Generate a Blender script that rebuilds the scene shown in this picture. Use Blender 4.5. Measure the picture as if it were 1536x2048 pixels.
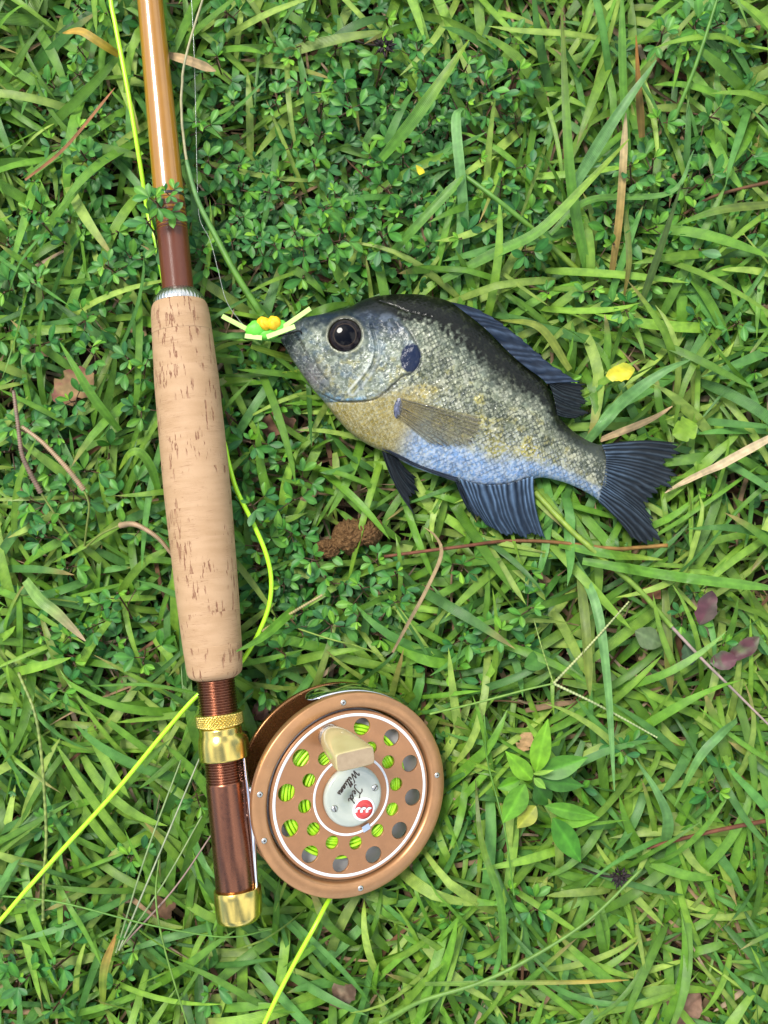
import bpy, math
import numpy as np
from mathutils import Vector, Matrix, Euler

scene = bpy.context.scene
for o in list(bpy.data.objects):
    bpy.data.objects.remove(o)
C = scene.collection
rng = np.random.default_rng(11)
rad = math.radians

# ------------------------------------------------------------------ camera, sky, sun, exposure
CAM_H = 400.0            # mm above the soil, looking straight down
PX = 0.2                 # mm on the soil per photograph pixel
cam_d = bpy.data.cameras.new('camera')
cam_d.sensor_fit = 'VERTICAL'
cam_d.sensor_height = 36.0
cam_d.lens = 18.0 / (1024.0 / 2000.0)
cam_d.clip_start = 0.02
cam_d.clip_end = 500.0
cam = bpy.data.objects.new('camera', cam_d)
cam.location = (0, 0, CAM_H / 1000)
C.objects.link(cam)
scene.camera = cam

SUN_EL, SUN_AZ = 58.0, -38.0      # azimuth clockwise from +Y (top of the picture)
world = bpy.data.worlds.new('World')
scene.world = world
world.use_nodes = True
nt = world.node_tree
bg = nt.nodes['Background']
sky = nt.nodes.new('ShaderNodeTexSky')
sky.sky_type = 'NISHITA'
sky.sun_disc = False
sky.sun_elevation = rad(SUN_EL)
sky.sun_rotation = rad(SUN_AZ)
tc = nt.nodes.new('ShaderNodeTexCoord')
cn = nt.nodes.new('ShaderNodeTexNoise')
cn.inputs['Scale'].default_value = 2.6
cn.inputs['Detail'].default_value = 6
mp = nt.nodes.new('ShaderNodeMapping')
mp.inputs['Location'].default_value = (3.1, 1.7, .4)
nt.links.new(tc.outputs['Generated'], mp.inputs['Vector'])
nt.links.new(mp.outputs['Vector'], cn.inputs['Vector'])
cr = nt.nodes.new('ShaderNodeMapRange')
cr.interpolation_type = 'SMOOTHSTEP'
cr.inputs['From Min'].default_value = 0.44
cr.inputs['From Max'].default_value = 0.62
nt.links.new(cn.outputs['Fac'], cr.inputs['Value'])
mx = nt.nodes.new('ShaderNodeMix')
mx.data_type = 'RGBA'
mx.inputs['B'].default_value = (9.0, 9.2, 9.5, 1)      # sunlit cloud
nt.links.new(cr.outputs['Result'], mx.inputs['Factor'])
nt.links.new(sky.outputs['Color'], mx.inputs['A'])
nt.links.new(mx.outputs['Result'], bg.inputs['Color'])
bg.inputs['Strength'].default_value = 0.09

sun_d = bpy.data.lights.new('sun', 'SUN')
sun_d.energy = 1.9
sun_d.angle = rad(18)
sun_d.color = (1.0, 0.95, 0.87)
sun = bpy.data.objects.new('sun', sun_d)
saz, sel = rad(SUN_AZ), rad(SUN_EL)
sdir = Vector((math.sin(saz) * math.cos(sel), math.cos(saz) * math.cos(sel), math.sin(sel)))
sun.rotation_euler = sdir.to_track_quat('Z', 'Y').to_euler()
sun.location = sdir * 2
C.objects.link(sun)

scene.view_settings.view_transform = 'Standard'
scene.view_settings.look = 'None'
scene.view_settings.exposure = 1.18
scene.view_settings.gamma = 1.0

# ------------------------------------------------------------------ helpers
def W(px, py, z):
    """photograph pixel -> world point (mm) at height z (mm)"""
    px = np.asarray(px, float); py = np.asarray(py, float); z = np.asarray(z, float) + 0 * px
    k = PX * (CAM_H - z) / CAM_H
    return np.stack([(px - 768) * k, (1024 - py) * k, z], -1)

def toPX(V):
    k = PX * (CAM_H - V[..., 2]) / CAM_H
    return V[..., 0] / k + 768, 1024 - V[..., 1] / k

def smooth(x, a, b):
    t = np.clip((x - a) / (b - a), 0, 1)
    return t * t * (3 - 2 * t)

_perm = np.random.default_rng(5).random((256, 256))
def vnoise(x, y):
    xi = np.floor(x).astype(int); yi = np.floor(y).astype(int)
    fx = x - xi; fy = y - yi
    fx = fx * fx * (3 - 2 * fx); fy = fy * fy * (3 - 2 * fy)
    g = lambda a, b: _perm[a % 256, b % 256]
    return (g(xi, yi) * (1 - fx) + g(xi + 1, yi) * fx) * (1 - fy) + (g(xi, yi + 1) * (1 - fx) + g(xi + 1, yi + 1) * fx) * fy

def fbm(x, y, o=4):
    s = 0; a = 0.5; t = 0
    for i in range(o):
        s = s + a * vnoise(x + 17.3 * i, y + 9.1 * i); t += a; a *= .5; x = x * 2.03; y = y * 2.03
    return s / t

def catmull(P, n):
    """smooth curve through the points P (k,d), n samples evenly over the index"""
    P = np.asarray(P, float); k = len(P)
    if k == 2:
        t = np.linspace(0, 1, n)[:, None]; return P[0] * (1 - t) + P[1] * t
    Q = np.vstack([2 * P[0] - P[1], P, 2 * P[-1] - P[-2]])
    s = np.linspace(0, k - 1 - 1e-9, n); i = s.astype(int); t = (s - i)[:, None]
    p0, p1, p2, p3 = Q[i], Q[i + 1], Q[i + 2], Q[i + 3]
    return .5 * (2 * p1 + (p2 - p0) * t + (2 * p0 - 5 * p1 + 4 * p2 - p3) * t ** 2 + (3 * p1 - p0 - 3 * p2 + p3) * t ** 3)

def evencurve(P, n):
    c = catmull(P, max(60, n * 4)); d = np.r_[0, np.cumsum(np.linalg.norm(np.diff(c, axis=0), axis=1))]
    s = np.linspace(0, d[-1], n)
    return np.stack([np.interp(s, d, c[:, j]) for j in range(c.shape[1])], -1)

def mesh(name, V, F, col=None, uvw=None, smooth_=True):
    """V in mm; F array of quads/tris or list of polygons"""
    V = np.asarray(V, np.float32) * 0.001
    me = bpy.data.meshes.new(name)
    if isinstance(F, np.ndarray):
        n, k = F.shape
        me.vertices.add(len(V)); me.vertices.foreach_set('co', V.ravel())
        me.loops.add(n * k); me.loops.foreach_set('vertex_index', F.astype(np.int32).ravel())
        me.polygons.add(n)
        me.polygons.foreach_set('loop_start', np.arange(0, n * k, k, dtype=np.int32))
        me.update(calc_edges=True)
    else:
        me.from_pydata([tuple(map(float, v)) for v in V], [], [tuple(map(int, f)) for f in F]); me.update()
    if smooth_:
        me.polygons.foreach_set('use_smooth', np.ones(len(me.polygons), bool))
    if col is not None:
        c = np.ones((len(V), 4), np.float32); c[:, :3] = col
        a = me.attributes.new('Col', 'FLOAT_COLOR', 'POINT'); a.data.foreach_set('color', c.ravel())
    if uvw is not None:
        a = me.attributes.new('uvw', 'FLOAT_VECTOR', 'POINT'); a.data.foreach_set('vector', np.asarray(uvw, np.float32).ravel())
    return me

def link(name, data, parent=None, loc=None):
    o = bpy.data.objects.new(name, data); C.objects.link(o)
    if loc is not None: o.location = tuple(float(v) * .001 for v in loc)
    if parent is not None: o.parent = parent
    return o

def tag(o, label, cat=None, group=None, kind=None):
    if label: o['label'] = label
    if cat: o['category'] = cat
    if group: o['group'] = group
    if kind: o['kind'] = kind
    return o

def thing(name, label, cat, loc=(0, 0, 0), group=None):
    return tag(link(name, None, None, loc), label, cat, group)

def root_mm(o):
    v = np.zeros(3)
    while o is not None:
        v += np.array(o.location) * 1000; o = o.parent
    return v

def obj(name, V, F, mat, parent=None, col=None, uvw=None, smooth_=True, base=None):
    """mesh object from world-mm vertices; origin at the parent (part) or at base (thing)"""
    V = np.asarray(V, float)
    off = root_mm(parent) if parent is not None else (np.asarray(base, float) if base is not None else np.zeros(3))
    me = mesh(name, V - off, F, col, uvw, smooth_)
    me.materials.append(mat)
    return link(name, me, parent, None if parent is not None else off)

def grid_faces(nr, nc, wrap=False):
    r = np.arange(nr - 1)[:, None]; c = np.arange(nc if wrap else nc - 1)[None, :]
    a = r * nc + c; b = r * nc + (c + 1) % nc
    return np.stack([a, b, b + nc, a + nc], -1).reshape(-1, 4)

def frame(d):
    d = np.asarray(d, float); d = d / np.linalg.norm(d)
    h = np.array([0, 0, 1.]) if abs(d[2]) < .9 else np.array([1., 0, 0])
    u = np.cross(h, d); u /= np.linalg.norm(u); v = np.cross(d, u)
    return u, v, d

def lathe(prof, A, d, seg=64, mod=None, cap=True, uvf=None):
    """prof: (t mm along d, r mm). returns V, F(list), uvw"""
    prof = np.asarray(prof, float); u, v, d = frame(d); A = np.asarray(A, float)
    th = np.linspace(0, 2 * math.pi, seg, endpoint=False)
    T, TH = np.meshgrid(prof[:, 0], th, indexing='ij'); Rr = prof[:, 1][:, None] + 0 * TH
    if mod is not None: Rr = Rr + mod(T, TH)
    V = A + T[..., None] * d + Rr[..., None] * (np.cos(TH)[..., None] * u + np.sin(TH)[..., None] * v)
    n = len(prof); F = [tuple(f) for f in grid_faces(n, seg, True)]
    if cap:
        F.append(tuple(range(seg))[::-1]); F.append(tuple((n - 1) * seg + i for i in range(seg)))
    uv = np.stack([TH * np.max(prof[:, 1]), T, 0 * T], -1)
    return V.reshape(-1, 3), F, uv.reshape(-1, 3)

def tube(P, r, seg=8):
    """tube through world-mm points P with radius r (scalar or per point)"""
    P = np.asarray(P, float); n = len(P); r = np.broadcast_to(np.asarray(r, float), (n,))
    T = np.gradient(P, axis=0); T /= np.linalg.norm(T, axis=1)[:, None] + 1e-12
    up = np.array([0, 0, 1.]) + np.array([1e-3, 2e-3, 0])
    S = np.cross(T, up); S /= np.linalg.norm(S, axis=1)[:, None] + 1e-9; N = np.cross(S, T)
    th = np.linspace(0, 2 * math.pi, seg, endpoint=False)
    V = P[:, None] + r[:, None, None] * (np.cos(th)[None, :, None] * S[:, None] + np.sin(th)[None, :, None] * N[:, None])
    F = [tuple(f) for f in grid_faces(n, seg, True)]
    F.append(tuple(range(seg))); F.append(tuple((n - 1) * seg + i for i in range(seg))[::-1])
    return V.reshape(-1, 3), F

def join(parts):
    Vs, Fs, n = [], [], 0
    for V, F in parts:
        Vs.append(V); Fs += [tuple(i + n for i in f) for f in F]; n += len(V)
    return np.vstack(Vs), Fs

# ------------------------------------------------------------------ materials
def mat(name, base=(.5, .5, .5), rough=.5, metal=0., coat=0., coat_rough=.05, spec=.5, **kw):
    m = bpy.data.materials.new(name); m.use_nodes = True
    b = m.node_tree.nodes['Principled BSDF']
    b.inputs['Base Color'].default_value = (*base, 1)
    b.inputs['Roughness'].default_value = rough
    b.inputs['Metallic'].default_value = metal
    b.inputs['Coat Weight'].default_value = coat
    b.inputs['Coat Roughness'].default_value = coat_rough
    b.inputs['Specular IOR Level'].default_value = spec
    return m

def nodes(m):
    t = m.node_tree
    return t, t.nodes['Principled BSDF'], (lambda k: t.nodes.new('ShaderNode' + k)), t.links.new

def attr(m, name):
    n = m.node_tree.nodes.new('ShaderNodeAttribute'); n.attribute_name = name; return n

def mathn(m, op, a, b=None):
    n = m.node_tree.nodes.new('ShaderNodeMath'); n.operation = op
    for i, x in enumerate((a, b)):
        if x is None: continue
        if isinstance(x, (int, float)): n.inputs[i].default_value = x
        else: m.node_tree.links.new(x, n.inputs[i])
    return n.outputs[0]

def noise(m, vec, scale, detail=3, rough=.5):
    n = m.node_tree.nodes.new('ShaderNodeTexNoise')
    n.inputs['Scale'].default_value = scale; n.inputs['Detail'].default_value = detail; n.inputs['Roughness'].default_value = rough
    if vec is not None: m.node_tree.links.new(vec, n.inputs['Vector'])
    return n.outputs['Fac']

def ramp(m, v, a, b):
    n = m.node_tree.nodes.new('ShaderNodeMapRange'); n.interpolation_type = 'SMOOTHSTEP'
    n.inputs['From Min'].default_value = a; n.inputs['From Max'].default_value = b
    m.node_tree.links.new(v, n.inputs['Value']); return n.outputs['Result']

def mixc(m, f, a, b, mode='MIX'):
    n = m.node_tree.nodes.new('ShaderNodeMix'); n.data_type = 'RGBA'; n.blend_type = mode
    for k, x in (('Factor', f), ('A', a), ('B', b)):
        if isinstance(x, (int, float)): n.inputs[k].default_value = x
        elif isinstance(x, tuple): n.inputs[k].default_value = (*x, 1)
        else: m.node_tree.links.new(x, n.inputs[k])
    return n.outputs['Result']

def bump(m, h, strength, dist):
    n = m.node_tree.nodes.new('ShaderNodeBump'); n.inputs['Strength'].default_value = strength; n.inputs['Distance'].default_value = dist
    m.node_tree.links.new(h, n.inputs['Height']); return n.outputs['Normal']

def scalev(m, vec, s):
    n = m.node_tree.nodes.new('ShaderNodeVectorMath'); n.operation = 'MULTIPLY'; n.inputs[1].default_value = s
    m.node_tree.links.new(vec, n.inputs[0]); return n.outputs[0]

def leafy(name, transl=.35, rough=.42, use_col=True, base=(.1, .2, .03), tcol=(1.25, 1.15, .5), vary=.0, veins=0., spec=.5):
    """a leaf surface: reflecting side plus light coming through; colour from the blade's own colour"""
    m = mat(name, base, rough, spec=spec)
    t, b, new, lk = nodes(m)
    if use_col: col = attr(m, 'Col').outputs['Color']
    else: col = mixc(m, 0., base, base)
    uv = attr(m, 'uvw').outputs['Vector']
    geo = new('NewGeometry')
    spot = noise(m, scalev(m, geo.outputs['Position'], (1, 1, 1)), 260, 4)
    col = mixc(m, ramp(m, spot, .3, .7), mixc(m, 1., col, (.74, .78, .74), 'MULTIPLY'), mixc(m, 1., col, (1.18, 1.14, 1.1), 'MULTIPLY'))
    if vary:
        oi = new('ObjectInfo'); hs = new('ShaderNodeHueSaturation' if False else 'HueSaturation')
        lk(mathn(m, 'ADD', mathn(m, 'MULTIPLY', oi.outputs['Random'], vary), 1 - vary * .5), hs.inputs['Value'])
        lk(mathn(m, 'ADD', mathn(m, 'MULTIPLY', oi.outputs['Random'], -.03), .515), hs.inputs['Hue'])
        lk(col, hs.inputs['Color']); col = hs.outputs['Color']
    lk(col, b.inputs['Base Color'])
    if veins:
        sp = new('SeparateXYZ'); lk(uv, sp.inputs[0])
        w = mathn(m, 'SINE', mathn(m, 'MULTIPLY', sp.outputs['X'], 26.0))
        nb = bump(m, w, veins, .00012); lk(nb, b.inputs['Normal'])
    tr = new('BsdfTranslucent'); lk(mixc(m, 1., col, tcol, 'MULTIPLY'), tr.inputs['Color'])
    ms = new('MixShader'); ms.inputs[0].default_value = transl
    lk(b.outputs[0], ms.inputs[1]); lk(tr.outputs[0], ms.inputs[2])
    lk(ms.outputs[0], t.nodes['Material Output'].inputs['Surface'])
    return m

M = {}
M['grass'] = leafy('grass_blade', .22, .36, veins=.5)
M['clover'] = leafy('clover_leaf', .22, .45, vary=.45, spec=.35)
M['straw'] = leafy('dry_straw', .12, .65, tcol=(1, .9, .7), veins=.5, spec=.25)
M['deadleaf'] = leafy('dead_leaf', .08, .7, tcol=(1, .8, .6), spec=.2)
M['stem'] = leafy('plant_stem', .05, .5)

m = M['soil'] = mat('soil', (.03, .02, .013), .95, spec=.2)
t, b, new, lk = nodes(m)
geo = new('NewGeometry')
n1 = noise(m, geo.outputs['Position'], 90, 6, .65)
dist = new('VectorMath'); dist.operation = 'LENGTH'; lk(geo.outputs['Position'], dist.inputs[0])
lawn = ramp(m, dist.outputs['Value'], .30, .45)
n2 = noise(m, geo.outputs['Position'], 1.3, 5)
c = mixc(m, lawn, mixc(m, n1, (.012, .009, .006), (.06, .042, .026)), mixc(m, n2, (.03, .075, .012), (.06, .11, .022)))
lk(c, b.inputs['Base Color']); lk(bump(m, n1, .9, .004), b.inputs['Normal'])

m = M['cork'] = mat('cork', (.5, .33, .2), .62, spec=.3)
t, b, new, lk = nodes(m)
uv = attr(m, 'uvw').outputs['Vector']
oi = new('ObjectInfo')
off = new('CombineXYZ'); lk(mathn(m, 'MULTIPLY', oi.outputs['Random'], 300.), off.inputs['X']); lk(mathn(m, 'MULTIPLY', oi.outputs['Random'], 71.), off.inputs['Z'])
va = new('VectorMath'); va.operation = 'ADD'; lk(uv, va.inputs[0]); lk(off.outputs[0], va.inputs[1]); uvo = va.outputs[0]
mott = noise(m, scalev(m, uvo, (.10, .35, 1)), 1.0, 4)
basec = mixc(m, ramp(m, mott, .3, .7), (.375, .23, .118), (.44, .28, .155))
basec = mixc(m, mathn(m, 'MULTIPLY', oi.outputs['Random'], .25), basec, (.50, .33, .19))
lines = noise(m, scalev(m, uvo, (.09, 2.6, 1)), 1.0, 2, .4)
ln = mathn(m, 'SUBTRACT', 1.0, ramp(m, mathn(m, 'ABSOLUTE', mathn(m, 'SUBTRACT', lines, .5)), .006, .022))
lmask = ramp(m, noise(m, scalev(m, uvo, (.09, .12, 1)), 1.0, 1), .44, .6)
basec = mixc(m, mathn(m, 'MULTIPLY', mathn(m, 'MULTIPLY', ln, lmask), .55), basec, (.2, .095, .045))
pitn = noise(m, scalev(m, uvo, (.80, .13, 1)), 1.0, 5, .6)
pmask = ramp(m, noise(m, scalev(m, uvo, (.13, .07, 1)), 1.0, 1), .46, .54)
pit = mathn(m, 'MULTIPLY', ramp(m, pitn, .555, .62), pmask)
core = mathn(m, 'MULTIPLY', ramp(m, pitn, .562, .585), pmask)
edge = mathn(m, 'SUBTRACT', core, mathn(m, 'MULTIPLY', ramp(m, pitn, .60, .66), mathn(m, 'MULTIPLY', pmask, .55)))
basec = mixc(m, mathn(m, 'MULTIPLY', edge, .85), basec, (.17, .06, .03))
fine = noise(m, scalev(m, uvo, (1.6, 1.6, 1)), 1.5, 3)
basec = mixc(m, mathn(m, 'MULTIPLY', ramp(m, fine, .62, .75), .3), basec, (.28, .14, .07))
lk(basec, b.inputs['Base Color'])
hh = mathn(m, 'SUBTRACT', mathn(m, 'MULTIPLY', fine, .25), pit)
lk(bump(m, hh, .5, .0004), b.inputs['Normal'])

M['blank'] = mat('amber_varnish', (.36, .125, .010), .3, coat=1., coat_rough=.03)
m = M['blank']; t, b, new, lk = nodes(m)
geo = new('NewGeometry')
lk(mixc(m, noise(m, scalev(m, geo.outputs['Position'], (60, 60, 12)), 2., 4), (.27, .115, .006), (.38, .17, .010)), b.inputs['Base Color'])
lk(bump(m, noise(m, scalev(m, geo.outputs['Position'], (1, .35, 1)), 420, 2), .05, .0006), b.inputs['Coat Normal'])
M['wrap_brown'] = mat('brown_thread', (.115, .030, .011), .35, coat=.4, coat_rough=.12, spec=.3)
M['wrap_dark'] = mat('black_thread', (.012, .008, .008), .35, coat=.9, coat_rough=.08)
M['silver'] = mat('bright_silver', (.58, .57, .52), .26, metal=1.)
M['chrome'] = mat('chrome', (.80, .82, .85), .06, metal=1.)
M['seat'] = mat('brown_anodised_tube', (.25, .105, .062), .27, metal=1.)
M['gold'] = mat('gold_anodised', (.72, .55, .15), .22, metal=1.)
for k in ('gold', 'seat', 'silver'):
    m = M[k]; t, b, new, lk = nodes(m); geo = new('NewGeometry')
    nn = noise(m, geo.outputs['Position'], 700, 4)
    r0 = b.inputs['Roughness'].default_value
    lk(mathn(m, 'ADD', mathn(m, 'MULTIPLY', nn, .16), r0 - .07), b.inputs['Roughness'])
def satin_brown(name, base, rough, metal):
    m = mat(name, base, rough, metal=metal, coat=.25, coat_rough=.2)
    t, b, new, lk = nodes(m); geo = new('NewGeometry')
    nn = noise(m, geo.outputs['Position'], 1500, 3)
    sc = noise(m, geo.outputs['Position'], 130, 5, .7)
    col = mixc(m, ramp(m, sc, .35, .7), tuple(x * .92 for x in base), tuple(min(1, x * 1.07) for x in base))
    dust = ramp(m, noise(m, geo.outputs['Position'], 2600, 1), .76, .8)
    lk(mixc(m, mathn(m, 'MULTIPLY', dust, .5), col, (.6, .5, .4)), b.inputs['Base Color'])
    lk(mathn(m, 'ADD', mathn(m, 'MULTIPLY', nn, .15), rough - .07), b.inputs['Roughness'])
    return m
M['bronze'] = satin_brown('bronze_anodised', (.46, .235, .10), .36, .6)
M['bronze_spool'] = satin_brown('copper_brown_spool', (.41, .195, .085), .34, .55)
M['bronze_dark'] = satin_brown('bronze_back', (.33, .15, .055), .26, .9)
M['white'] = mat('white_paint_and_reflection', (.78, .79, .80), .4)
M['pearl'] = mat('pearl_white', (.60, .64, .55), .2, coat=.6)
m = M['pearl']; t, b, new, lk = nodes(m); geo = new('NewGeometry')
lk(mixc(m, noise(m, geo.outputs['Position'], 110, 4), (.36, .40, .33), (.50, .52, .45)), b.inputs['Base Color'])
b.inputs['Subsurface Weight'].default_value = .25; b.inputs['Subsurface Radius'].default_value = (.002, .002, .0015)
M['ivory'] = mat('ivory_plastic', (.47, .39, .17), .22, coat=.5)
m = M['ivory']; t, b, new, lk = nodes(m); geo = new('NewGeometry')
lk(mixc(m, noise(m, geo.outputs['Position'], 150, 5), (.40, .32, .13), (.56, .49, .25)), b.inputs['Base Color'])
M['tan_end'] = mat('worn_tan_plastic', (.36, .26, .15), .4)
m = M['tan_end']; t, b, new, lk = nodes(m); geo = new('NewGeometry')
lk(mixc(m, noise(m, geo.outputs['Position'], 420, 6, .7), (.26, .18, .10), (.46, .35, .22)), b.inputs['Base Color'])
M['ink'] = mat('dark_ink', (.035, .02, .012), .5)
M['red'] = mat('red_enamel', (.55, .045, .04), .3, coat=.4)
M['void'] = mat('blackened_metal', (.012, .010, .009), .4, metal=.5)
M['line'] = mat('neon_line', (.44, .82, .03), .3)
b = M['line'].node_tree.nodes['Principled BSDF']
b.inputs['Subsurface Weight'].default_value = .4; b.inputs['Subsurface Radius'].default_value = (.001, .001, .0004)
M['mono'] = mat('nylon', (.7, .72, .68), .1); M['mono'].node_tree.nodes['Principled BSDF'].inputs['Transmission Weight'].default_value = .6
M['foam'] = mat('lime_foam', (.13, .60, .045), .55)
M['foam_y'] = mat('yellow_foam', (.85, .50, .01), .55)
M['rubber'] = mat('pale_rubber_leg', (.48, .74, .20), .4)

# ------------------------------------------------------------------ ground
gv, gf = [], []
nG = 61
gx = np.sign(np.linspace(-1, 1, nG)) * (np.abs(np.linspace(-1, 1, nG)) ** 3 * 150000 + np.abs(np.linspace(-1, 1, nG)) * 450)
GX, GY = np.meshgrid(gx, gx, indexing='ij')
GZ = (fbm(GX / 40 + 50, GY / 40 + 50) - .5) * 7 * np.exp(-(GX ** 2 + GY ** 2) / 500 ** 2) - 3
ground = obj('ground', np.stack([GX, GY, GZ], -1).reshape(-1, 3), grid_faces(nG, nG)[:, ::-1], M['soil'])
tag(ground, 'dark damp soil under the lawn', None, kind='structure')

CEIL = []          # (points mm, spread?) lower surfaces that press the grass down

# ------------------------------------------------------------------ fly rod
A0 = W(300, 0, 32); B0 = W(478, 1842, 45)
rd = (B0 - A0) / np.linalg.norm(B0 - A0)
def t_at(py):
    lo, hi = -400., 600.
    for _ in range(50):
        mid = (lo + hi) / 2
        if toPX(A0 + mid * rd)[1] < py: lo = mid
        else: hi = mid
    return lo
def rpt(t): return A0 + t * rd

rod = thing('fly_rod', 'amber fly rod with cork grip and gold fitted brown reel seat', 'fishing rod', rpt(t_at(1000)) * np.array([1, 1, 0]))
T = t_at
t0, t1 = T(0) - 260, T(470)
V, F, uv = lathe([(t0, 3.2), (T(0) - 120, 4.1), (T(0), 4.65), (T(200), 5.15), (T(375), 5.5), (t1, 5.4)], A0, rd, 64)
obj('blank', V, F, M['blank'], rod, uvw=uv)
CEIL.append(rpt(np.linspace(t0, t1, 500)[:, None]) - np.array([0, 0, 5.0]))
def band(py0, py1, r, mt, name='thread_wrap'):
    a, c = T(py0), T(py1); n = max(3, int((c - a) / .35))
    ts = np.linspace(a, c, n * 6)
    pr = np.c_[ts, r + .07 * np.abs(np.sin((ts - a) / .35 * math.pi))]
    pr[0, 1] = r - .25; pr[-1, 1] = r - .25
    V, F, uv = lathe(pr, A0, rd, 56)
    return obj(name, V, F, mt, rod, uvw=uv)
band(391, 397, 5.62, M['wrap_dark'])
band(407, 418, 5.64, M['wrap_brown'])
for p in (423, 431, 439, 447, 454): band(p, p + 4.2, 5.60, M['wrap_brown'])
band(460, 592, 5.58, M['wrap_brown'])
# winding check: silver cone with radial flutes
V, F, uv = lathe([(T(579), 5.6), (T(581), 6.5), (T(590), 8.0), (T(599), 9.1), (T(604), 9.2), (T(606), 9.2)], A0, rd, 160,
                 mod=lambda t_, th: .10 * np.sin(th * 40) * smooth(t_, T(585), T(590)))
obj('winding_check', V, F, M['silver'], rod)

# cork grip: rings glued end to end
g0, g1 = T(603), T(1357)
gw = np.array([(0, 112), (40, 117), (160, 127.5), (300, 131), (390, 131.5), (470, 128.5), (590, 123.5), (700, 115), (745, 109.5), (758, 105)], float)
def grip_r(t_):
    f = (t_ - g0) / (g1 - g0) * 758
    return np.interp(f, gw[:, 0], gw[:, 1]) * .5 * .1815
grip = link('cork_grip', None, rod); 
nring = 11
jt = np.linspace(g0, g1, nring + 1); jt[1:-1] += rng.uniform(-1.0, 1.0, nring - 1)
for i in range(nring):
    ts = np.linspace(jt[i], jt[i + 1], 40)
    r = grip_r(ts) + .015 * rng.normal()
    e = np.minimum(ts - jt[i], jt[i + 1] - ts)
    r = r - .008 * np.exp(-(e / .12) ** 2)
    if i == 0: r -= 1.5 * np.exp(-((ts - jt[0]) / 1.2))
    if i == nring - 1: r -= 2.6 * np.exp(-((jt[-1] - ts) / .9)) 
    V, F, uv = lathe(np.c_[ts, r], A0, rd, 96, mod=lambda t_, th: .06 * (fbm(th * 3 + i * 7, t_ * .4) - .5), cap=i in (0, nring - 1))
    obj('cork_ring', V, F, M['cork'], grip, uvw=uv)
tt = np.linspace(g0, g1, 400)
for o_ in (-8, -4, 0, 4, 8):
    CEIL.append(rpt(tt[:, None]) + np.array([o_, 0, 0]) - np.array([0, 0, 1]) * np.sqrt(np.maximum(0, grip_r(tt) ** 2 - o_ ** 2))[:, None])
# threaded reel seat tube
def threads(a, c, r, pitch=.95):
    ts = np.linspace(a, c, int((c - a) / pitch * 8) + 2)
    return np.c_[ts, r - .55 * np.abs(np.cos((ts - a) / pitch * math.pi)) ** 3]
pr = np.vstack([[(T(1350), 5.)], threads(T(1352), T(1562), 6.85), [(T(1564), 6.95), (T(1566), 7.0), (T(1700), 7.02), (T(1790), 7.05), (T(1800), 6.)]])
V, F, uv = lathe(pr, A0, rd, 96)
obj('reel_seat', V, F, M['seat'], rod, uvw=uv)
a, c = T(1424), T(1452)
ts = np.r_[a, np.linspace(a + .4, c - .4, 70), c]
def knurl(t_, th):
    k = 1 - np.maximum(np.exp(-(np.sin(th * 20 + t_ * 2.4) / .38) ** 2), np.exp(-(np.sin(th * 20 - t_ * 2.4) / .38) ** 2))
    return (.6 * k - .4) * smooth(t_, a + .3, a + .9) * (1 - smooth(t_, c - .9, c - .3))
pr = np.c_[ts, np.where((ts < a + .2) | (ts > c - .2), 7.4, 8.25)]
V, F, uv = lathe(pr, A0, rd, 400, mod=knurl)
obj('lock_ring', V, F, M['gold'], rod)
hp = [(T(1452), 7.0), (T(1453), 7.5), (T(1457), 7.62), (T(1464), 7.55), (T(1469), 7.75), (T(1475), 8.15), (T(1485), 8.35), (T(1514), 8.5), (T(1516.5), 8.45), (T(1516.8), 7.9), (T(1505), 7.5)]
V, F, uv = lathe(hp, A0, rd, 96)
hc = rpt(T(1500))
# the hood swells to the side where it grips the reel foot
side = np.array([.97, .10, -.12])
rel = V - hc; al = rel @ rd; perp = rel - al[:, None] * rd
wgt = np.clip((perp / (np.linalg.norm(perp, axis=1)[:, None] + 1e-9)) @ side, 0, 1) ** 2 * smooth(al + T(1500), T(1464), T(1480))
V = V + wgt[:, None] * (side - (side @ rd) * rd) * 1.2
obj('sliding_hood', V, F, M['gold'], rod)
cp = [(T(1776), 7.2), (T(1775.5), 7.75), (T(1777), 7.9), (T(1790), 7.95), (T(1828), 7.9), (T(1836), 7.6), (T(1841), 6.8), (T(1844), 5.2), (T(1845.5), 2.5)]
V, F, uv = lathe(cp, A0, rd, 96, mod=lambda t_, th: .14 * (fbm(th * 1.3 + 3, t_ * .12) - .5))
rel = V - rpt(T(1800)); al = rel @ rd; perp = rel - al[:, None] * rd
wgt = np.clip((perp / (np.linalg.norm(perp, axis=1)[:, None] + 1e-9)) @ side, 0, 1) ** 2 * (1 - smooth(al + T(1800), T(1815), T(1843)))
V = V + wgt[:, None] * (side - (side @ rd) * rd) * 1.1
obj('butt_cap', V, F, M['gold'], rod)
tt = np.linspace(T(1352), T(1845), 300)
for o_ in (-7, -4, 0, 4, 7):
    CEIL.append(rpt(tt[:, None]) + np.array([o_, 0, -math.sqrt(64 - o_ ** 2)]))

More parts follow.
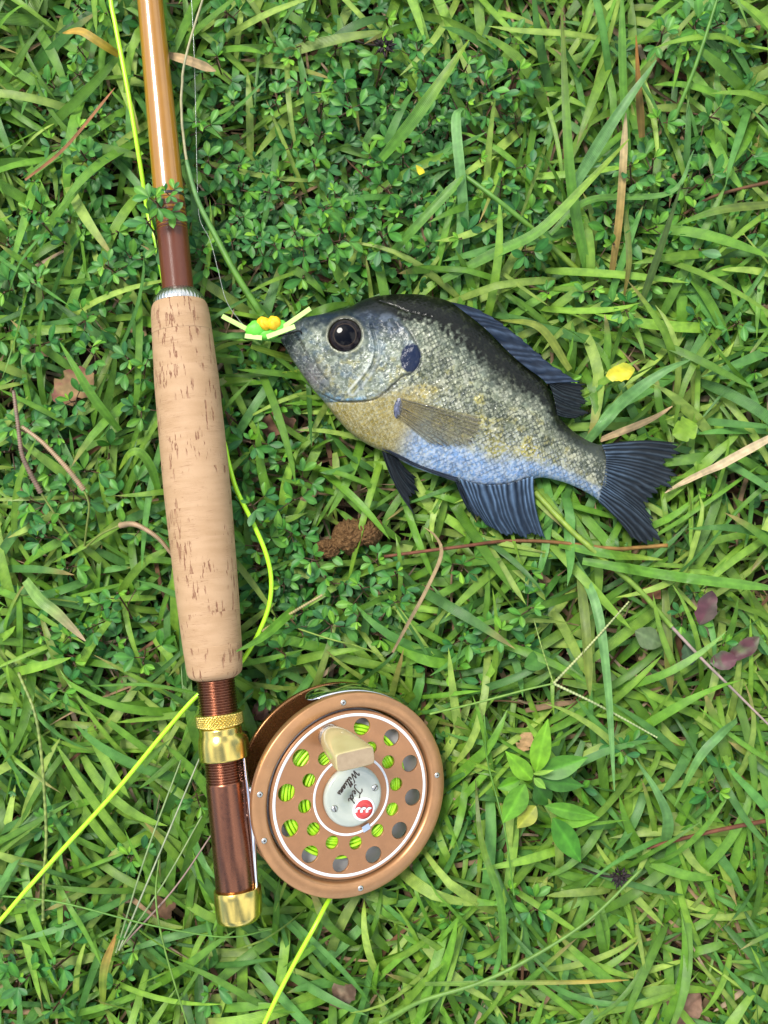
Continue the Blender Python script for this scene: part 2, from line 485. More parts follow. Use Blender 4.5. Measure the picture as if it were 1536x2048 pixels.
# ------------------------------------------------------------------ fly reel
rn = np.array([.448, -.047, 1.]); rn /= np.linalg.norm(rn)
ru = np.array([1., 0, 0]) - rn[0] * rn; ru /= np.linalg.norm(ru); rv = np.cross(rn, ru)
rc = np.array([-11.906, -103.62, 34.0]); RR = 37.9
def RL(p, q, n=0.):
    p = np.asarray(p, float); q = np.asarray(q, float); n = np.asarray(n, float) + 0 * p
    return rc + p[..., None] * ru + q[..., None] * rv + n[..., None] * rn
def reel_at(px, py, n=0.):
    """in-plane reel coordinates of the point of plane n seen at a pixel"""
    eye = np.array([0, 0, CAM_H]); d = W(px, py, 0) - eye
    k = ((rc + n * rn - eye) @ rn) / (d @ rn); P = eye + k * d - rc
    return float(P @ ru), float(P @ rv)
reel = thing('fly_reel', 'bronze fly reel with drilled spool and ivory handle', 'fishing reel', rc * np.array([1, 1, 0]))
def rlathe(prof, name, mt, seg=128, parent=reel, cen=(0, 0), cap=True, mod=None):
    """prof (n, r) about the reel axis direction through in-plane point cen"""
    V, F, uv = lathe(prof, RL(cen[0], cen[1]), rn, seg, cap=cap, mod=mod)
    return obj(name, V, F, mt, parent)
def ring(prof, name, mt, seg=160, parent=reel, cen=(0, 0)):
    """closed profile (n, r) revolved"""
    pr = list(prof) + [prof[0]]
    return rlathe(pr, name, mt, seg, parent, cen, cap=False)
ring([(-19.6, 0.01), (-19.6, 36.8), (-19.2, 37.7), (-18.4, 38.1), (-17.2, 38.1), (-16.8, 37.6), (-17.3, 36.0), (-17.6, 0.01)], 'back_plate', M['bronze_dark'])
th = np.linspace(0, 2 * math.pi, 120, endpoint=False)
for r_ in np.linspace(1, 38, 38):
    CEIL.append(RL(r_ * np.cos(th), r_ * np.sin(th), -19.8))
ring([(-3.0, 32.0), (-3.0, 37.5), (-2.3, 37.9), (.45, 37.9), (.8, 37.55), (1.0, 33.4), (.8, 32.9), (.2, 32.4), (-.6, 32.1)], 'front_frame_ring', M['bronze'])
# screws of the frame ring and the pillars behind them
for (x, y) in ((722, 228), (1377, 735), (140, 870), (170, 1193), (843, 1525)):
    p, q = reel_at(480 + x / 3.4909, 1340 + y / 3.4909, .95)
    s = ring([(.7, .01), (.7, 1.15), (1.0, 1.12), (1.22, .75), (1.30, .01)], 'screw', M['silver'], 24, reel, (p, q))
    ring([(1.305, .01), (1.305, .36), (1.24, .40), (1.2, .3)], 'screw_socket', M['ink'], 6, s, (p, q))
    k = 35.0 / math.hypot(p, q)
    rlathe([(-17.4, 1.6), (-16.5, 1.5), (-4, 1.5), (-2.6, 1.7)], 'pillar', M['chrome'], 24, reel, (p * k, q * k))
# chrome line guard across the top
tt = np.linspace(rad(112), rad(48), 40)
P = RL(35.6 * np.cos(tt), 35.6 * np.sin(tt), -9.5)
S = np.stack([np.cos(tt), np.sin(tt)], -1)
th = np.linspace(0, 2 * math.pi, 28, endpoint=False)
endr = np.sqrt(np.clip(1 - ((np.arange(40) - 19.5) / 19.6) ** 8, .05, 1))
V = []
for i in range(40):
    rr = 37.7 + 1.3 * np.cos(th) * endr[i]; nn_ = -9.0 + 6.2 * np.sin(th) * endr[i]
    V.append(RL(rr * S[i, 0], rr * S[i, 1], nn_))
F = [tuple(f) for f in grid_faces(40, 28, True)] + [tuple(range(28)), tuple(39 * 28 + i for i in range(28))[::-1]]
obj('line_guard', np.vstack(V), F, M['chrome'], reel)

# drilled spool plate
def plate(name, loops, n0, thick, mt, bev=.14, parent=reel):
    cu = bpy.data.curves.new(name, 'CURVE'); cu.dimensions = '2D'; cu.fill_mode = 'BOTH'
    cu.extrude = (thick / 2 - bev) * .001; cu.bevel_depth = bev * .001; cu.bevel_resolution = 2; cu.offset = -bev * .001
    for (cx, cy, r, k) in loops:
        sp = cu.splines.new('POLY'); sp.points.add(k - 1)
        for i in range(k):
            a_ = 2 * math.pi * i / k; sp.points[i].co = ((cx + r * math.cos(a_)) * .001, (cy + r * math.sin(a_)) * .001, 0, 1)
        sp.use_cyclic_u = True
    tmp = bpy.data.objects.new('tmp', cu); C.objects.link(tmp)
    dg = bpy.context.evaluated_depsgraph_get()
    me = bpy.data.meshes.new_from_object(tmp.evaluated_get(dg))
    bpy.data.objects.remove(tmp)
    co = np.zeros(len(me.vertices) * 3, np.float32); me.vertices.foreach_get('co', co); co = co.reshape(-1, 3) * 1000
    Vw = RL(co[:, 0], co[:, 1], co[:, 2] + n0) - root_mm(parent)
    me.vertices.foreach_set('co', (Vw * .001).astype(np.float32).ravel()); me.update()
    me.materials.clear(); me.materials.append(mt)
    return link(name, me, parent)
loops = [(0, 0, 31.0, 160)]
r1, r2 = 25.27, 18.12
for i in range(11):
    a_ = 1.403 - i * math.pi / 6; loops.append((r1 * math.cos(a_), r1 * math.sin(a_), 3.2, 40))
for i in range(12):
    a_ = 1.138 - i * math.pi / 6; loops.append((r2 * math.cos(a_), r2 * math.sin(a_), 2.5, 32))
spool = plate('spool_plate', loops, -.45, 1.1, M['bronze_spool'])
ring([(-1.6, 30.8), (-1.6, 31.15), (-.2, 31.15), (-.1, 31.0), (-.2, 30.8)], 'spool_rim', M['bronze_spool'])
ring([(.06, 29.1), (.06, 30.2), (.18, 30.15), (.18, 29.15)], 'white_stripe', M['white'])
ring([(.06, 14.1), (.06, 15.0), (.18, 14.95), (.18, 14.15)], 'white_stripe', M['white'])
ring([(-6.6, 8.0), (-6.6, 31.0), (-5.6, 31.0), (-5.6, 8.0)], 'spool_flange', M['white'])  # white here stands in for bright reflections seen through the spool holes
ring([(-16.0, .01), (-16.0, 8.6), (-1.2, 8.6), (-1.2, .01)], 'spool_core', M['void'])
# hub cap with its fittings
hub = ring([(0.05, .01), (.05, 11.3), (1.3, 11.25), (2.0, 11.0), (2.45, 10.4), (2.6, 9.4), (2.66, .01)], 'hub_cap', M['pearl'])
def hub_xy(x, y): return reel_at(480 + x / 3.4909, 1340 + y / 3.4909, 2.7)
for k, (x, y) in enumerate(((942, 822), (660, 968))):
    p, q = hub_xy(x, y)
    s = ring([(2.5, .01), (2.5, 1.3), (2.85, 1.25), (3.15, .8), (3.22, .01)], 'hub_screw', M['silver'], 28, hub, (p, q))
    d = np.array([math.cos(.9 + k), math.sin(.9 + k)]); e = np.array([-d[1], d[0]])
    Q = [(p + d[0] * a_ * 1.05 + e[0] * b_ * .17, q + d[1] * a_ * 1.05 + e[1] * b_ * .17) for a_, b_ in ((-1, -1), (1, -1), (1, 1), (-1, 1))]
    Q = np.array(Q); Vs = np.vstack([RL(Q[:, 0], Q[:, 1], 3.0), RL(Q[:, 0], Q[:, 1], 3.245)])
    obj('screw_slot', Vs, [(0, 1, 2, 3)[::-1], (4, 5, 6, 7), (0, 1, 5, 4), (1, 2, 6, 5), (2, 3, 7, 6), (3, 0, 4, 7)], M['ink'], s, smooth_=False)
lp = hub_xy(864, 972)
badge = ring([(2.6, .01), (2.6, 4.35), (2.82, 4.3), (2.86, 4.2), (2.86, .01)], 'badge', M['white'], 64, hub, lp)
ring([(2.8, .01), (2.8, 3.6), (2.93, 3.55), (2.93, .01)], 'badge_disc', M['red'], 64, badge, lp)
def strip2d(P, w, n0, h=.06):
    """flat ribbon of width w along 2-D polyline P on the reel plane; returns V,F"""
    P = np.asarray(P, float); Tn = np.gradient(P, axis=0); Tn /= np.linalg.norm(Tn, axis=1)[:, None] + 1e-9
    N = np.stack([-Tn[:, 1], Tn[:, 0]], -1); w = np.broadcast_to(w, (len(P),))[:, None] / 2
    L, R_ = P + N * w, P - N * w; n = len(P)
    V = np.vstack([RL(L[:, 0], L[:, 1], n0), RL(R_[:, 0], R_[:, 1], n0), RL(L[:, 0], L[:, 1], n0 + h), RL(R_[:, 0], R_[:, 1], n0 + h)])
    F = []
    for i in range(n - 1):
        F += [(2 * n + i, 3 * n + i, 3 * n + i + 1, 2 * n + i + 1), (i, 2 * n + i, 2 * n + i + 1, i + 1), (n + i, n + i + 1, 3 * n + i + 1, 3 * n + i)]
    return V, F
for k in range(3):
    x0 = 826 + k * 38
    pts = [hub_xy(x0 + dx - 3, y) for dx, y in ((-14, 993), (-14, 978), (-4, 966), (10, 962), (12, 958))]
    V, F = strip2d(evencurve(pts, 14), np.linspace(1.0, .8, 14), 2.90, .1)
    obj('badge_stroke', V, F, M['white'], badge, smooth_=False)
    V, F = strip2d(evencurve(np.array(pts) + .10, 14), np.linspace(1.22, 1.0, 14), 2.90, .06)
    obj('badge_stroke_outline', V, F, M['ink'], badge, smooth_=False)  # dark printed outline of the stroke
# handwriting on the cap
L_T = [[(0, 1.9), (.45, 2.25), (1.1, 2.1), (1.8, 2.4)], [(1.0, 2.15), (.85, 1.1), (.6, .1), (.2, -.15), (0, .2)]]
L_ed = [[(1.0, .3), (1.5, .6), (1.55, .95), (1.25, .9), (1.15, .45), (1.4, .03), (1.8, .2), (2.1, .6), (2.45, .95), (2.75, .85), (2.4, .95), (2.12, .5), (2.25, .05), (2.55, .2), (2.85, .85), (3.2, 2.1), (2.92, .9), (2.85, .15), (3.1, 0), (3.4, .35)]]
L_W = [[(-.1, 1.7), (.2, 2.2), (.35, 1.6), (.35, .1), (.75, 1.1), (1.1, 1.9), (1.12, .9), (1.15, .1), (1.6, 1.1), (1.95, 2.2), (2.3, 2.3)]]
x = 1.9
L_w2 = []
def add(pts, adv):
    global x
    L_w2.extend([(x + a_, b_) for a_, b_ in pts]); x += adv
add([(0, .35), (.2, .95), (.18, .2), (.32, 0), (.5, .25)], .55)
add([(.0, .5), (.35, 1.6), (.42, 2.15), (.22, 2.1), (.12, .9), (.2, .05), (.4, .05)], .52)
add([(.0, .5), (.35, 1.6), (.42, 2.15), (.22, 2.1), (.12, .9), (.2, .05), (.4, .05)], .55)
dot2 = x + .28
add([(0, .35), (.2, .95), (.18, .2), (.32, 0), (.5, .25)], .55)
add([(.55, .85), (.3, .95), (.05, .5), (.15, .05), (.4, .2), (.6, .9), (.58, .2), (.75, 0), (.9, .3)], .9)
add([(.05, .9), (.05, .05), (.25, .85), (.38, .9), (.4, .1), (.6, .85), (.75, .9), (.76, .1), (.95, .1)], 1.0)
add([(.25, .95), (.15, .6), (.42, .35), (.3, .0), (.0, .1)], .5)
dots = [(2.35, 1.4), (dot2, 1.4)]
def write(strokes, o, dirx, scale, name, slant=.15, w=.42):
    o = np.array(o); dx = np.array(dirx) / np.linalg.norm(dirx); dy = np.array([-dx[1], dx[0]])
    parts = []
    for s in strokes:
        s = catmull(np.array(s), len(s) * 6)
        P = o + (s[:, :1] + slant * s[:, 1:]) * scale * dx + s[:, 1:] * scale * .85 * dy
        ww = w * (.75 + .35 * np.abs(np.sin(np.arange(len(P)) * .35)))
        parts.append(strip2d(P, ww, 2.66, .05))
    V, F = join(parts); return obj(name, V, F, M['ink'], hub, smooth_=False)
wa, wb = np.array(hub_xy(800, 693)), np.array(hub_xy(652, 900))
sc = np.linalg.norm(wb - wa) / 8.0
write(L_W + [L_w2] + [[(a_, b_), (a_ + .12, b_ + .08)] for a_, b_ in dots], wa, wb - wa, sc, 'lettering', .12, .40)
ta, tb = np.array(hub_xy(808, 800)), np.array(hub_xy(752, 915))
write(L_T + L_ed, ta, tb - ta, np.linalg.norm(tb - ta) / 3.5, 'lettering', .12, .42)
# chrome release tab on the inner stripe
p, q = reel_at(480 + 878 / 3.4909, 1340 + 1100 / 3.4909, .6)
a_ = math.atan2(q, p); e1 = np.array([math.cos(a_), math.sin(a_)]); e2 = np.array([-e1[1], e1[0]])
Q = np.array([e1 * i * 1.3 + e2 * j * 1.5 + np.array([p, q]) for i, j in ((-1, -1), (1, -1), (1, 1), (-1, 1))])
Vs = np.vstack([RL(Q[:, 0], Q[:, 1], .1), RL(Q[:, 0], Q[:, 1], np.array([1.3, .7, .7, 1.3]))])
obj('release_tab', Vs, [(3, 2, 1, 0), (4, 5, 6, 7), (0, 1, 5, 4), (1, 2, 6, 5), (2, 3, 7, 6), (3, 0, 4, 7)], M['chrome'], reel, smooth_=False)
# crank handle: collar, ivory grip growing from round to a flat paddle end
ha = 1.403 + math.pi / 6
hx, hy = r1 * math.cos(ha) * .97, r1 * math.sin(ha) * .97
hand = ring([(.05, .01), (.05, 4.4), (.9, 4.4), (1.5, 3.9), (2.2, 3.6), (2.2, .01)], 'handle', M['silver'], 48, reel, (hx, hy))
HL = 26.5
e0 = np.array(reel_at(480 + 668 / 3.4909, 1340 + 655 / 3.4909, HL)); e1_ = np.array(reel_at(480 + 938 / 3.4909, 1340 + 592 / 3.4909, HL))
ec = np.array(reel_at(480 + 806 / 3.4909, 1340 + 622 / 3.4909, HL))
wx = (e1_ - e0) / np.linalg.norm(e1_ - e0); wy = np.array([-wx[1], wx[0]])
th = np.linspace(0, 2 * math.pi, 64, endpoint=False)
rows = []
for n_, hw, hh, ex, sh in ((1.2, 3.5, 3.5, 2, 0), (3, 4.5, 4.3, 2, .05), (6, 5.4, 5.0, 2.1, .15), (11, 6.1, 5.2, 2.3, .36), (17, 6.6, 4.6, 2.9, .65), (22, 6.9, 3.8, 4.5, .85), (25.4, 7.0, 3.3, 7, .98), (26.3, 6.95, 3.2, 7, 1), (26.5, 6.8, 3.0, 7, 1)):
    c_, s_ = np.cos(th), np.sin(th); rr = (np.abs(c_) ** ex + np.abs(s_) ** ex) ** (-1 / ex)
    cen = np.array([hx, hy]) * (1 - sh) + ec * sh
    Q = cen + (rr * c_ * hw)[:, None] * wx + (rr * s_ * hh)[:, None] * wy
    rows.append(RL(Q[:, 0], Q[:, 1], n_))
F = [tuple(f) for f in grid_faces(len(rows), 64, True)] + [tuple(range(64))[::-1], tuple((len(rows) - 1) * 64 + i for i in range(64))]
obj('handle_grip', np.vstack(rows), F, M['ivory'], hand)
Q = ec + ((np.abs(np.cos(th)) ** 8 + np.abs(np.sin(th)) ** 8) ** (-1 / 8) * np.cos(th) * 6.65)[:, None] * wx + ((np.abs(np.cos(th)) ** 8 + np.abs(np.sin(th)) ** 8) ** (-1 / 8) * np.sin(th) * 2.85)[:, None] * wy
Vs = np.vstack([RL(Q[:, 0], Q[:, 1], 26.2), RL(Q[:, 0], Q[:, 1], 26.7)])
F = [tuple(f) for f in grid_faces(2, 64, True)] + [tuple(64 + i for i in range(64))]
obj('handle_end', Vs, F, M['tan_end'], hand, smooth_=False)
# chrome foot lying along the reel seat under hood and cap, with its post to the frame
def footline(py, off, lift):
    P = rpt(T(py)); s = side - (side @ rd) * rd; s /= np.linalg.norm(s); return P + s * off + np.array([0, 0, lift])
pys = np.linspace(1500, 1790, 30)
s_ = side - (side @ rd) * rd; s_ /= np.linalg.norm(s_); w_ = np.cross(s_, rd)
rows = []
for py in pys:
    cn_ = rpt(T(py)); half = 2.6 + 1.2 * math.exp(-((py - 1640) / 45) ** 2); thick = .9 + 2.4 * math.exp(-((py - 1640) / 60) ** 2)
    for a_, b_ in ((-half, 6.9), (half, 6.9), (half, 7.1 + thick * .6), (half * .6, 7.1 + thick), (-half * .6, 7.1 + thick), (-half, 7.1 + thick * .6)):
        rows.append(cn_ + w_ * a_ + s_ * b_)
F = [tuple(f) for f in grid_faces(30, 6, True)] + [tuple(range(6)), tuple(29 * 6 + i for i in range(6))[::-1]]
obj('reel_foot', np.array(rows), F, M['chrome'], reel)
fp = rpt(T(1640)) + s_ * 8.5; tp = RL(-35.8, 1.5, -9.0)
V, F = tube(np.stack([fp + (tp - fp) * k for k in np.linspace(0, 1, 8)]), 3.0, 16)
obj('foot_post', V, F, M['chrome'], reel)

# ------------------------------------------------------------------ fly line
fline = thing('fly_line', 'neon yellow green fly line looped under rod and wound on reel', 'fishing line', W(250, 1575, 0))
upper = [(230, -90, 30), (225, 0, 30), (235, 60, 30), (256, 170, 30), (275, 280, 29), (288, 360, 27), (299, 430, 24), (314, 485, 25), (325, 540, 25), (345, 640, 23), (385, 760, 23), (428, 840, 24), (450, 885, 26), (459, 925, 27), (476, 982, 28), (508, 1046, 28), (534, 1108, 28), (544, 1160, 28), (539, 1212, 28), (520, 1262, 28), (493, 1310, 27), (465, 1345, 28), (430, 1372, 31), (397, 1389, 33), (330, 1464, 33), (240, 1573, 33), (150, 1672, 32), (60, 1772, 31), (0, 1842, 30), (-90, 1940, 28)]
lower = [(700, 1730, 8), (678, 1765, 16), (655, 1801, 24), (630, 1848, 29), (600, 1902, 30), (560, 1978, 30), (527, 2048, 30), (490, 2130, 28)]
THIN = []
for pts, nm, n_ in ((upper, 'loose_line', 260), (lower, 'loose_line', 60)):
    a_ = np.array(pts, float); P = evencurve(W(a_[:, 0], a_[:, 1], a_[:, 2]), n_)
    P[:, 2] += 2.5; V, F = tube(P, .84, 12); obj(nm, V, F, M['line'], fline); THIN.append(P - np.array([0, 0, .8]))
# wound line: concentric turns, the pile a little off centre
coil = []
oc = (-1.9, 1.0)
for j, n_ in enumerate((-1.9, -3.0)):
    for k, r_ in enumerate(np.arange(9.6, 25.2 - j * .8, 1.22)):
        tt = np.linspace(0, 2 * math.pi, 97)[:-1]
        f = (r_ - 9.6) / 15.6
        rr = r_ + .18 * np.sin(tt * 2 + k); cx, cy = oc[0] * f, oc[1] * f
        nz = n_ - .9 * f + .45 * np.sin(tt * 3 + k * 2.1 + j) + .25 * rng.normal()
        ring_p = RL(cx + rr * np.cos(tt), cy + rr * np.sin(tt), nz)
        ph = np.linspace(0, 2 * math.pi, 7)[:-1]
        er = np.cos(tt)[:, None] * ru + np.sin(tt)[:, None] * rv
        V = ring_p[:, None] + .66 * (np.cos(ph)[None, :, None] * er[:, None] + np.sin(ph)[None, :, None] * rn[None, None])
        Fq = grid_faces(97, 6, True); Fq = [tuple(int(i) % (96 * 6) for i in f_) for f_ in Fq]
        coil.append((V.reshape(-1, 3), Fq))
V, F = join(coil)
obj('wound_line', V, F, M['line'], fline)
V, F, _ = lathe([(-5.5, 9), (-5.5, 24.3), (-4.0, 24.0), (-4.0, 9)], RL(oc[0], oc[1]), rn, 96)
obj('wound_core', V, F, M['line'], fline)

# ------------------------------------------------------------------ bluegill-like sunfish lying on its side
FZ = 20.0      # height of its middle plane
fish = thing('sunfish', 'dark backed sunfish with blue belly lying on its side in grass', 'fish', W(880, 780, 0))
stt = np.array([
    (596, 642, 561, 680), (611, 635, 572, 699), (640, 629, 588, 725), (672, 622, 607, 752), (700, 614, 628, 781), (722, 602, 650, 806),
    (750, 593, 672, 835), (782, 589, 700, 865), (815, 588, 735, 889), (850, 590, 768, 904), (885, 598, 801, 921), (917, 612, 834, 937),
    (949, 637, 868, 949), (981, 666, 905, 960), (1013, 698, 950, 973), (1045, 727, 997, 974), (1078, 752, 1031, 968), (1102, 786, 1060, 960),
    (1118, 832, 1083, 955), (1140, 857, 1115, 961), (1165, 875, 1145, 971), (1190, 887, 1175, 986), (1216, 892, 1205, 1006)], float)
Th = np.array([3.4, 5.0, 7.2, 9.0, 10.2, 11.0, 11.7, 12.2, 12.5, 12.6, 12.5, 12.2, 11.7, 11.0, 10.1, 9.2, 8.3, 7.3, 6.4, 5.6, 4.7, 3.8, 2.8])
NS, NV, NB = 620, 280, 40
st = catmull(np.c_[stt, Th], NS)
top = st[:, :2]; bot = st[:, 2:4]; Tk = st[:, 4]
midp = (top + bot) / 2
arc = np.r_[0, np.cumsum(np.linalg.norm(np.diff(midp, axis=0), axis=1))]
dep = np.linalg.norm(top - bot, axis=1)
v = (1 - np.cos(np.linspace(0, math.pi, NV))) / 2          # denser at the edges
vv = .35 * v + .65 * np.linspace(0, 1, NV)
Px = top[:, None, 0] * (1 - vv) + bot[:, None, 0] * vv
Py = top[:, None, 1] * (1 - vv) + bot[:, None, 1] * vv
prof = np.clip(1 - np.abs(2 * vv - 1) ** 2.3, 0, 1) ** .62
Hh = Tk[:, None] * prof[None] * (1 - .42 * np.exp(-(arc / 9.0) ** 2))[:, None]
XY = W(Px, Py, FZ)
Z0 = FZ + Hh
VV = XY.copy(); VV[..., 2] = Z0
fx, fy = toPX(VV)          # where each surface point lies in the photograph's own frame, to lay out its markings
A_, V_ = arc[:, None] + 0 * fx, vv[None] + 0 * fx
Cr = (V_ - .5) * dep[:, None]

def poly_d(pts, n=120):
    """distance to a smooth polyline and signed side"""
    c = evencurve(np.array(pts, float), n)
    best = np.full(fx.shape, 1e9); sgn = np.zeros(fx.shape); par = np.zeros(fx.shape)
    for i in range(n - 1):
        a_, b_ = c[i], c[i + 1]; d = b_ - a_; L = d @ d
        t_ = np.clip(((fx - a_[0]) * d[0] + (fy - a_[1]) * d[1]) / L, 0, 1)
        ex = fx - a_[0] - t_ * d[0]; ey = fy - a_[1] - t_ * d[1]; q = ex * ex + ey * ey
        m_ = q < best; best[m_] = q[m_]; sgn[m_] = np.sign(d[0] * ey - d[1] * ex)[m_]; par[m_] = i / (n - 1)
    return np.sqrt(best), sgn, par
gill_d, gill_s, gill_p = poly_d([(806, 640), (822, 668), (838, 700), (840, 722), (826, 744), (806, 752), (788, 768), (766, 788), (744, 800), (700, 804), (672, 801), (645, 788)])
pre_d, pre_s, pre_p = poly_d([(742, 650), (750, 680), (752, 706), (742, 736), (723, 762), (704, 784)])
mouth_d, _, _ = poly_d([(578, 666), (588, 668), (600, 682), (612, 704), (618, 722)])
jaw_d, _, _ = poly_d([(572, 690), (592, 712), (612, 736), (636, 764), (660, 785)])
crease_d, _, _ = poly_d([(626, 712), (634, 734), (652, 758)])
brow_d, _, _ = poly_d([(706, 640), (722, 652), (742, 658), (764, 656)])
nape_d, _, _ = poly_d([(760, 603), (790, 612), (812, 622), (838, 628), (862, 634)])
lat_d, _, _ = poly_d([(835, 690), (880, 672), (940, 690), (1000, 740), (1060, 800), (1120, 880), (1200, 940)])
ex_, ey_ = 690, 671
eye_r = np.hypot(fx - ex_, fy - ey_)
# how far the scaled body reaches forward: behind the gill cover
behind = smooth(gill_s * gill_d * -1, -4, 4)
line_x = np.interp(fy, [590, 640, 690, 745, 800, 806, 900], [735, 800, 838, 815, 735, 640, 640])
body_m = smooth(fx, -14, 14) * 0 + smooth(fx - line_x, -10, 10)
cheek_m = (1 - body_m) * smooth(fx, 655, 700) * smooth(eye_r, 42, 62) * smooth(fy, 640, 690)

# scales: staggered shingles, free edge to the tail
Aw = A_ + 7 * (fbm(fx / 30 + 5, fy / 30 + 60) - .5) + 3 * (fbm(fx / 9 + 2, fy / 9 + 14, 2) - .5)
Cw = Cr + 7 * (fbm(fx / 30 + 85, fy / 30 + 6) - .5) + 3 * (fbm(fx / 9 + 52, fy / 9 + 4, 2) - .5)
def scales(size):
    pa, pc = size, size * .56
    row0 = np.floor(Cw / pc).astype(int)
    bestc = np.full(fx.shape, 1e9); loc = np.zeros(fx.shape); sid = np.zeros(fx.shape)
    for dr in (-1, 0, 1, 2):
        row = row0 + dr; sh = (row % 2) * .5
        i0 = np.floor(Aw / pa - sh).astype(int)
        for di in (-1, 0, 1):
            i = i0 + di; ca = (i + sh) * pa; cc = row * pc
            rr = np.hypot((Aw - ca) / (pa * .78), (Cw - cc) / (pc * 1.12))
            m_ = (rr < 1) & (ca < bestc)
            bestc[m_] = ca[m_]; loc[m_] = rr[m_]; sid[m_] = _perm[(i * 7 + 13) % 256, (row * 11 + 5) % 256][m_]
    return loc, sid
sl, sid = scales(10.6)
big = fbm(fx / 26, fy / 26); med = fbm(fx / 8 + 40, fy / 8); fin_ = fbm(fx / 3.2 + 9, fy / 3.2 + 80, 3)
spot0 = smooth(np.hypot((fx - 821) / 24, (fy - 716 + .2 * (fx - 821)) / 32), 1.15, .95)
amp = (body_m * (.35 + .65 * smooth(V_, .12, .34)) + .3 * cheek_m) * (1 - spot0)
amp = amp * (.35 + 1.2 * smooth(fbm(fx / 18 + 66, fy / 18 + 12, 3), .35, .65))
dz = amp * (.24 * sl ** 2 + .05 * (sid - .5))
dz += .22 * (med - .5) * (1 - body_m) + .12 * (fin_ - .5)
dz += .35 * (big - .5)
edge_in = smooth(Hh / Tk[:, None], .12, .45)
dz += edge_in * (.85 * (1 - body_m) * np.exp(-gill_d / 14) - .5 * np.exp(-(gill_d / 2.2) ** 2))
dz -= edge_in * .35 * np.exp(-(pre_d / 2.0) ** 2)
dz += edge_in * .35 * np.exp(-((pre_d - 5) / 3.5) ** 2)
dz -= .75 * np.exp(-(mouth_d / 2.6) ** 2) * edge_in
dz -= .3 * np.exp(-(jaw_d / 2.0) ** 2) * edge_in + .35 * np.exp(-(crease_d / 2.6) ** 2) * edge_in
dz -= .35 * np.exp(-(nape_d / 2.4) ** 2) * edge_in + .4 * np.exp(-(brow_d / 2.4) ** 2) * edge_in
dz += .9 * np.exp(-((eye_r - 37) / 6.5) ** 2) * edge_in - 1.5 * (1 - smooth(eye_r, 20, 33)) * edge_in
dz -= .25 * smooth(np.abs(np.sin(fx * .18 + fy * .11)), .9, 1) * smooth(600 + 0 * fx, 590, 600) * (fx < 640) * edge_in
VV[..., 2] = Z0 + dz * smooth(prof[None] + 0 * fx, .05, .3)

# colours of the skin
def mixa(c, k, m_): return c * (1 - m_[..., None]) + np.array(k) * m_[..., None]
col = np.zeros(fx.shape + (3,)) + np.array([.25, .265, .165])
w1 = fbm(fx / 55, fy / 55 + 7)
col = mixa(col, (.165, .195, .145), smooth(V_ + .25 * (med - .5), .42, .24))
col = mixa(col, (.33, .29, .065), smooth(fbm(fx / 20 + 3, fy / 20, 3) + .12 * np.exp(-((V_ - .72) / .13) ** 2) * smooth(fx, 900, 1050), .50, .66) * smooth(V_, .30, .5) * .85)
low = smooth(V_ + .16 * (big - .5) + .10 * (med - .5), .69, .86) * smooth(fx, 740, 830)
col = mixa(col, (.14, .255, .46), low * .92)
col = mixa(col, (.36, .43, .50), low * smooth(fbm(fx / 4.5 + 11, fy / 4.5 + 5, 2), .48, .62) * .7)  # white sparkle of the wet belly painted over the blue
col = mixa(col, (.33, .40, .56), .55 * smooth(fin_, .5, .66) * smooth(V_, .45, .7) * body_m)
breast = smooth(fy - 800 + .2 * (fx - 700), -14, 14) * (1 - smooth(fx + .55 * (fy - 860), 790, 860)) * body_m
col = mixa(col, (.25, .19, .04), breast * .9)
bars = smooth(np.sin(A_ / 17.5 + 2.2 * (big - .5) * 2 + .5), .2, .9) * smooth(V_, .9, .45) * body_m * smooth(fx, 800, 880)
col = mixa(col, (.07, .085, .055), bars * .45)
backm = smooth(V_ + .10 * (med - .5) + .05 * (sid - .5) * body_m + .10 * (fbm(fx / 4.5 + 8, fy / 4.5 + 50, 2) - .5), .36 - .10 * smooth(fx[:, :], 640, 760) + .13 * smooth(fx, 900, 1000), .17)
col = mixa(col, (.0045, .0055, .0035), backm)
ped = smooth(A_, arc[-1] - 150, arc[-1] - 10)
col = mixa(col, (.045, .055, .045), ped * .62 * smooth(V_, .95, .5) + ped * ped * .25)
# scale edges and glints of single scales, painted as pale colour
cl1 = fbm(fx / 15 + 90, fy / 15 + 21, 3); cl2 = fbm(fx / 34 + 41, fy / 34 + 77, 3)
col = mixa(col, (.35, .355, .26), smooth(cl1, .50, .64) * body_m * (1 - backm) ** 2 * (1 - .8 * low) * (1 - .8 * breast) * .6)
col = mixa(col, (.075, .09, .055), smooth(cl2, .50, .64) * body_m * (1 - backm) * smooth(V_, .78, .5) * .6)
sb = body_m * (1 - backm)
col = mixa(col, (.030, .038, .026), smooth(sl, .62, .90) * sb * (.85 - .35 * low - .25 * breast) * smooth(med, .36, .58))
col = col * (1 + (sb * (sid - .5) * .34)[..., None])
spk = fbm(fx / 6.5 + 70, fy / 6.5 + 33, 2)
col = mixa(col, (.025, .035, .026), smooth(spk, .53, .64) * sb * .72 * smooth(V_, .80, .55))
col = mixa(col, (.46, .42, .22), smooth(sl, .80, .97) * breast * .6)
col = mixa(col, (.40, .405, .29), smooth(fin_ * .75 + sid * .25, .52, .66) * sb * .55 * smooth(sl, .85, .3))
col = mixa(col, (.035, .042, .022), smooth(sid, .6, .85) * body_m * backm * .45 * smooth(fin_, .4, .6))
wr = smooth(np.abs(fbm(fx / 5 + 30, fy / 5 + 4, 3) - .5), .05, .0)
col = mixa(col, (.50, .53, .50), wr * sb * .22 * smooth(V_, .2, .4))
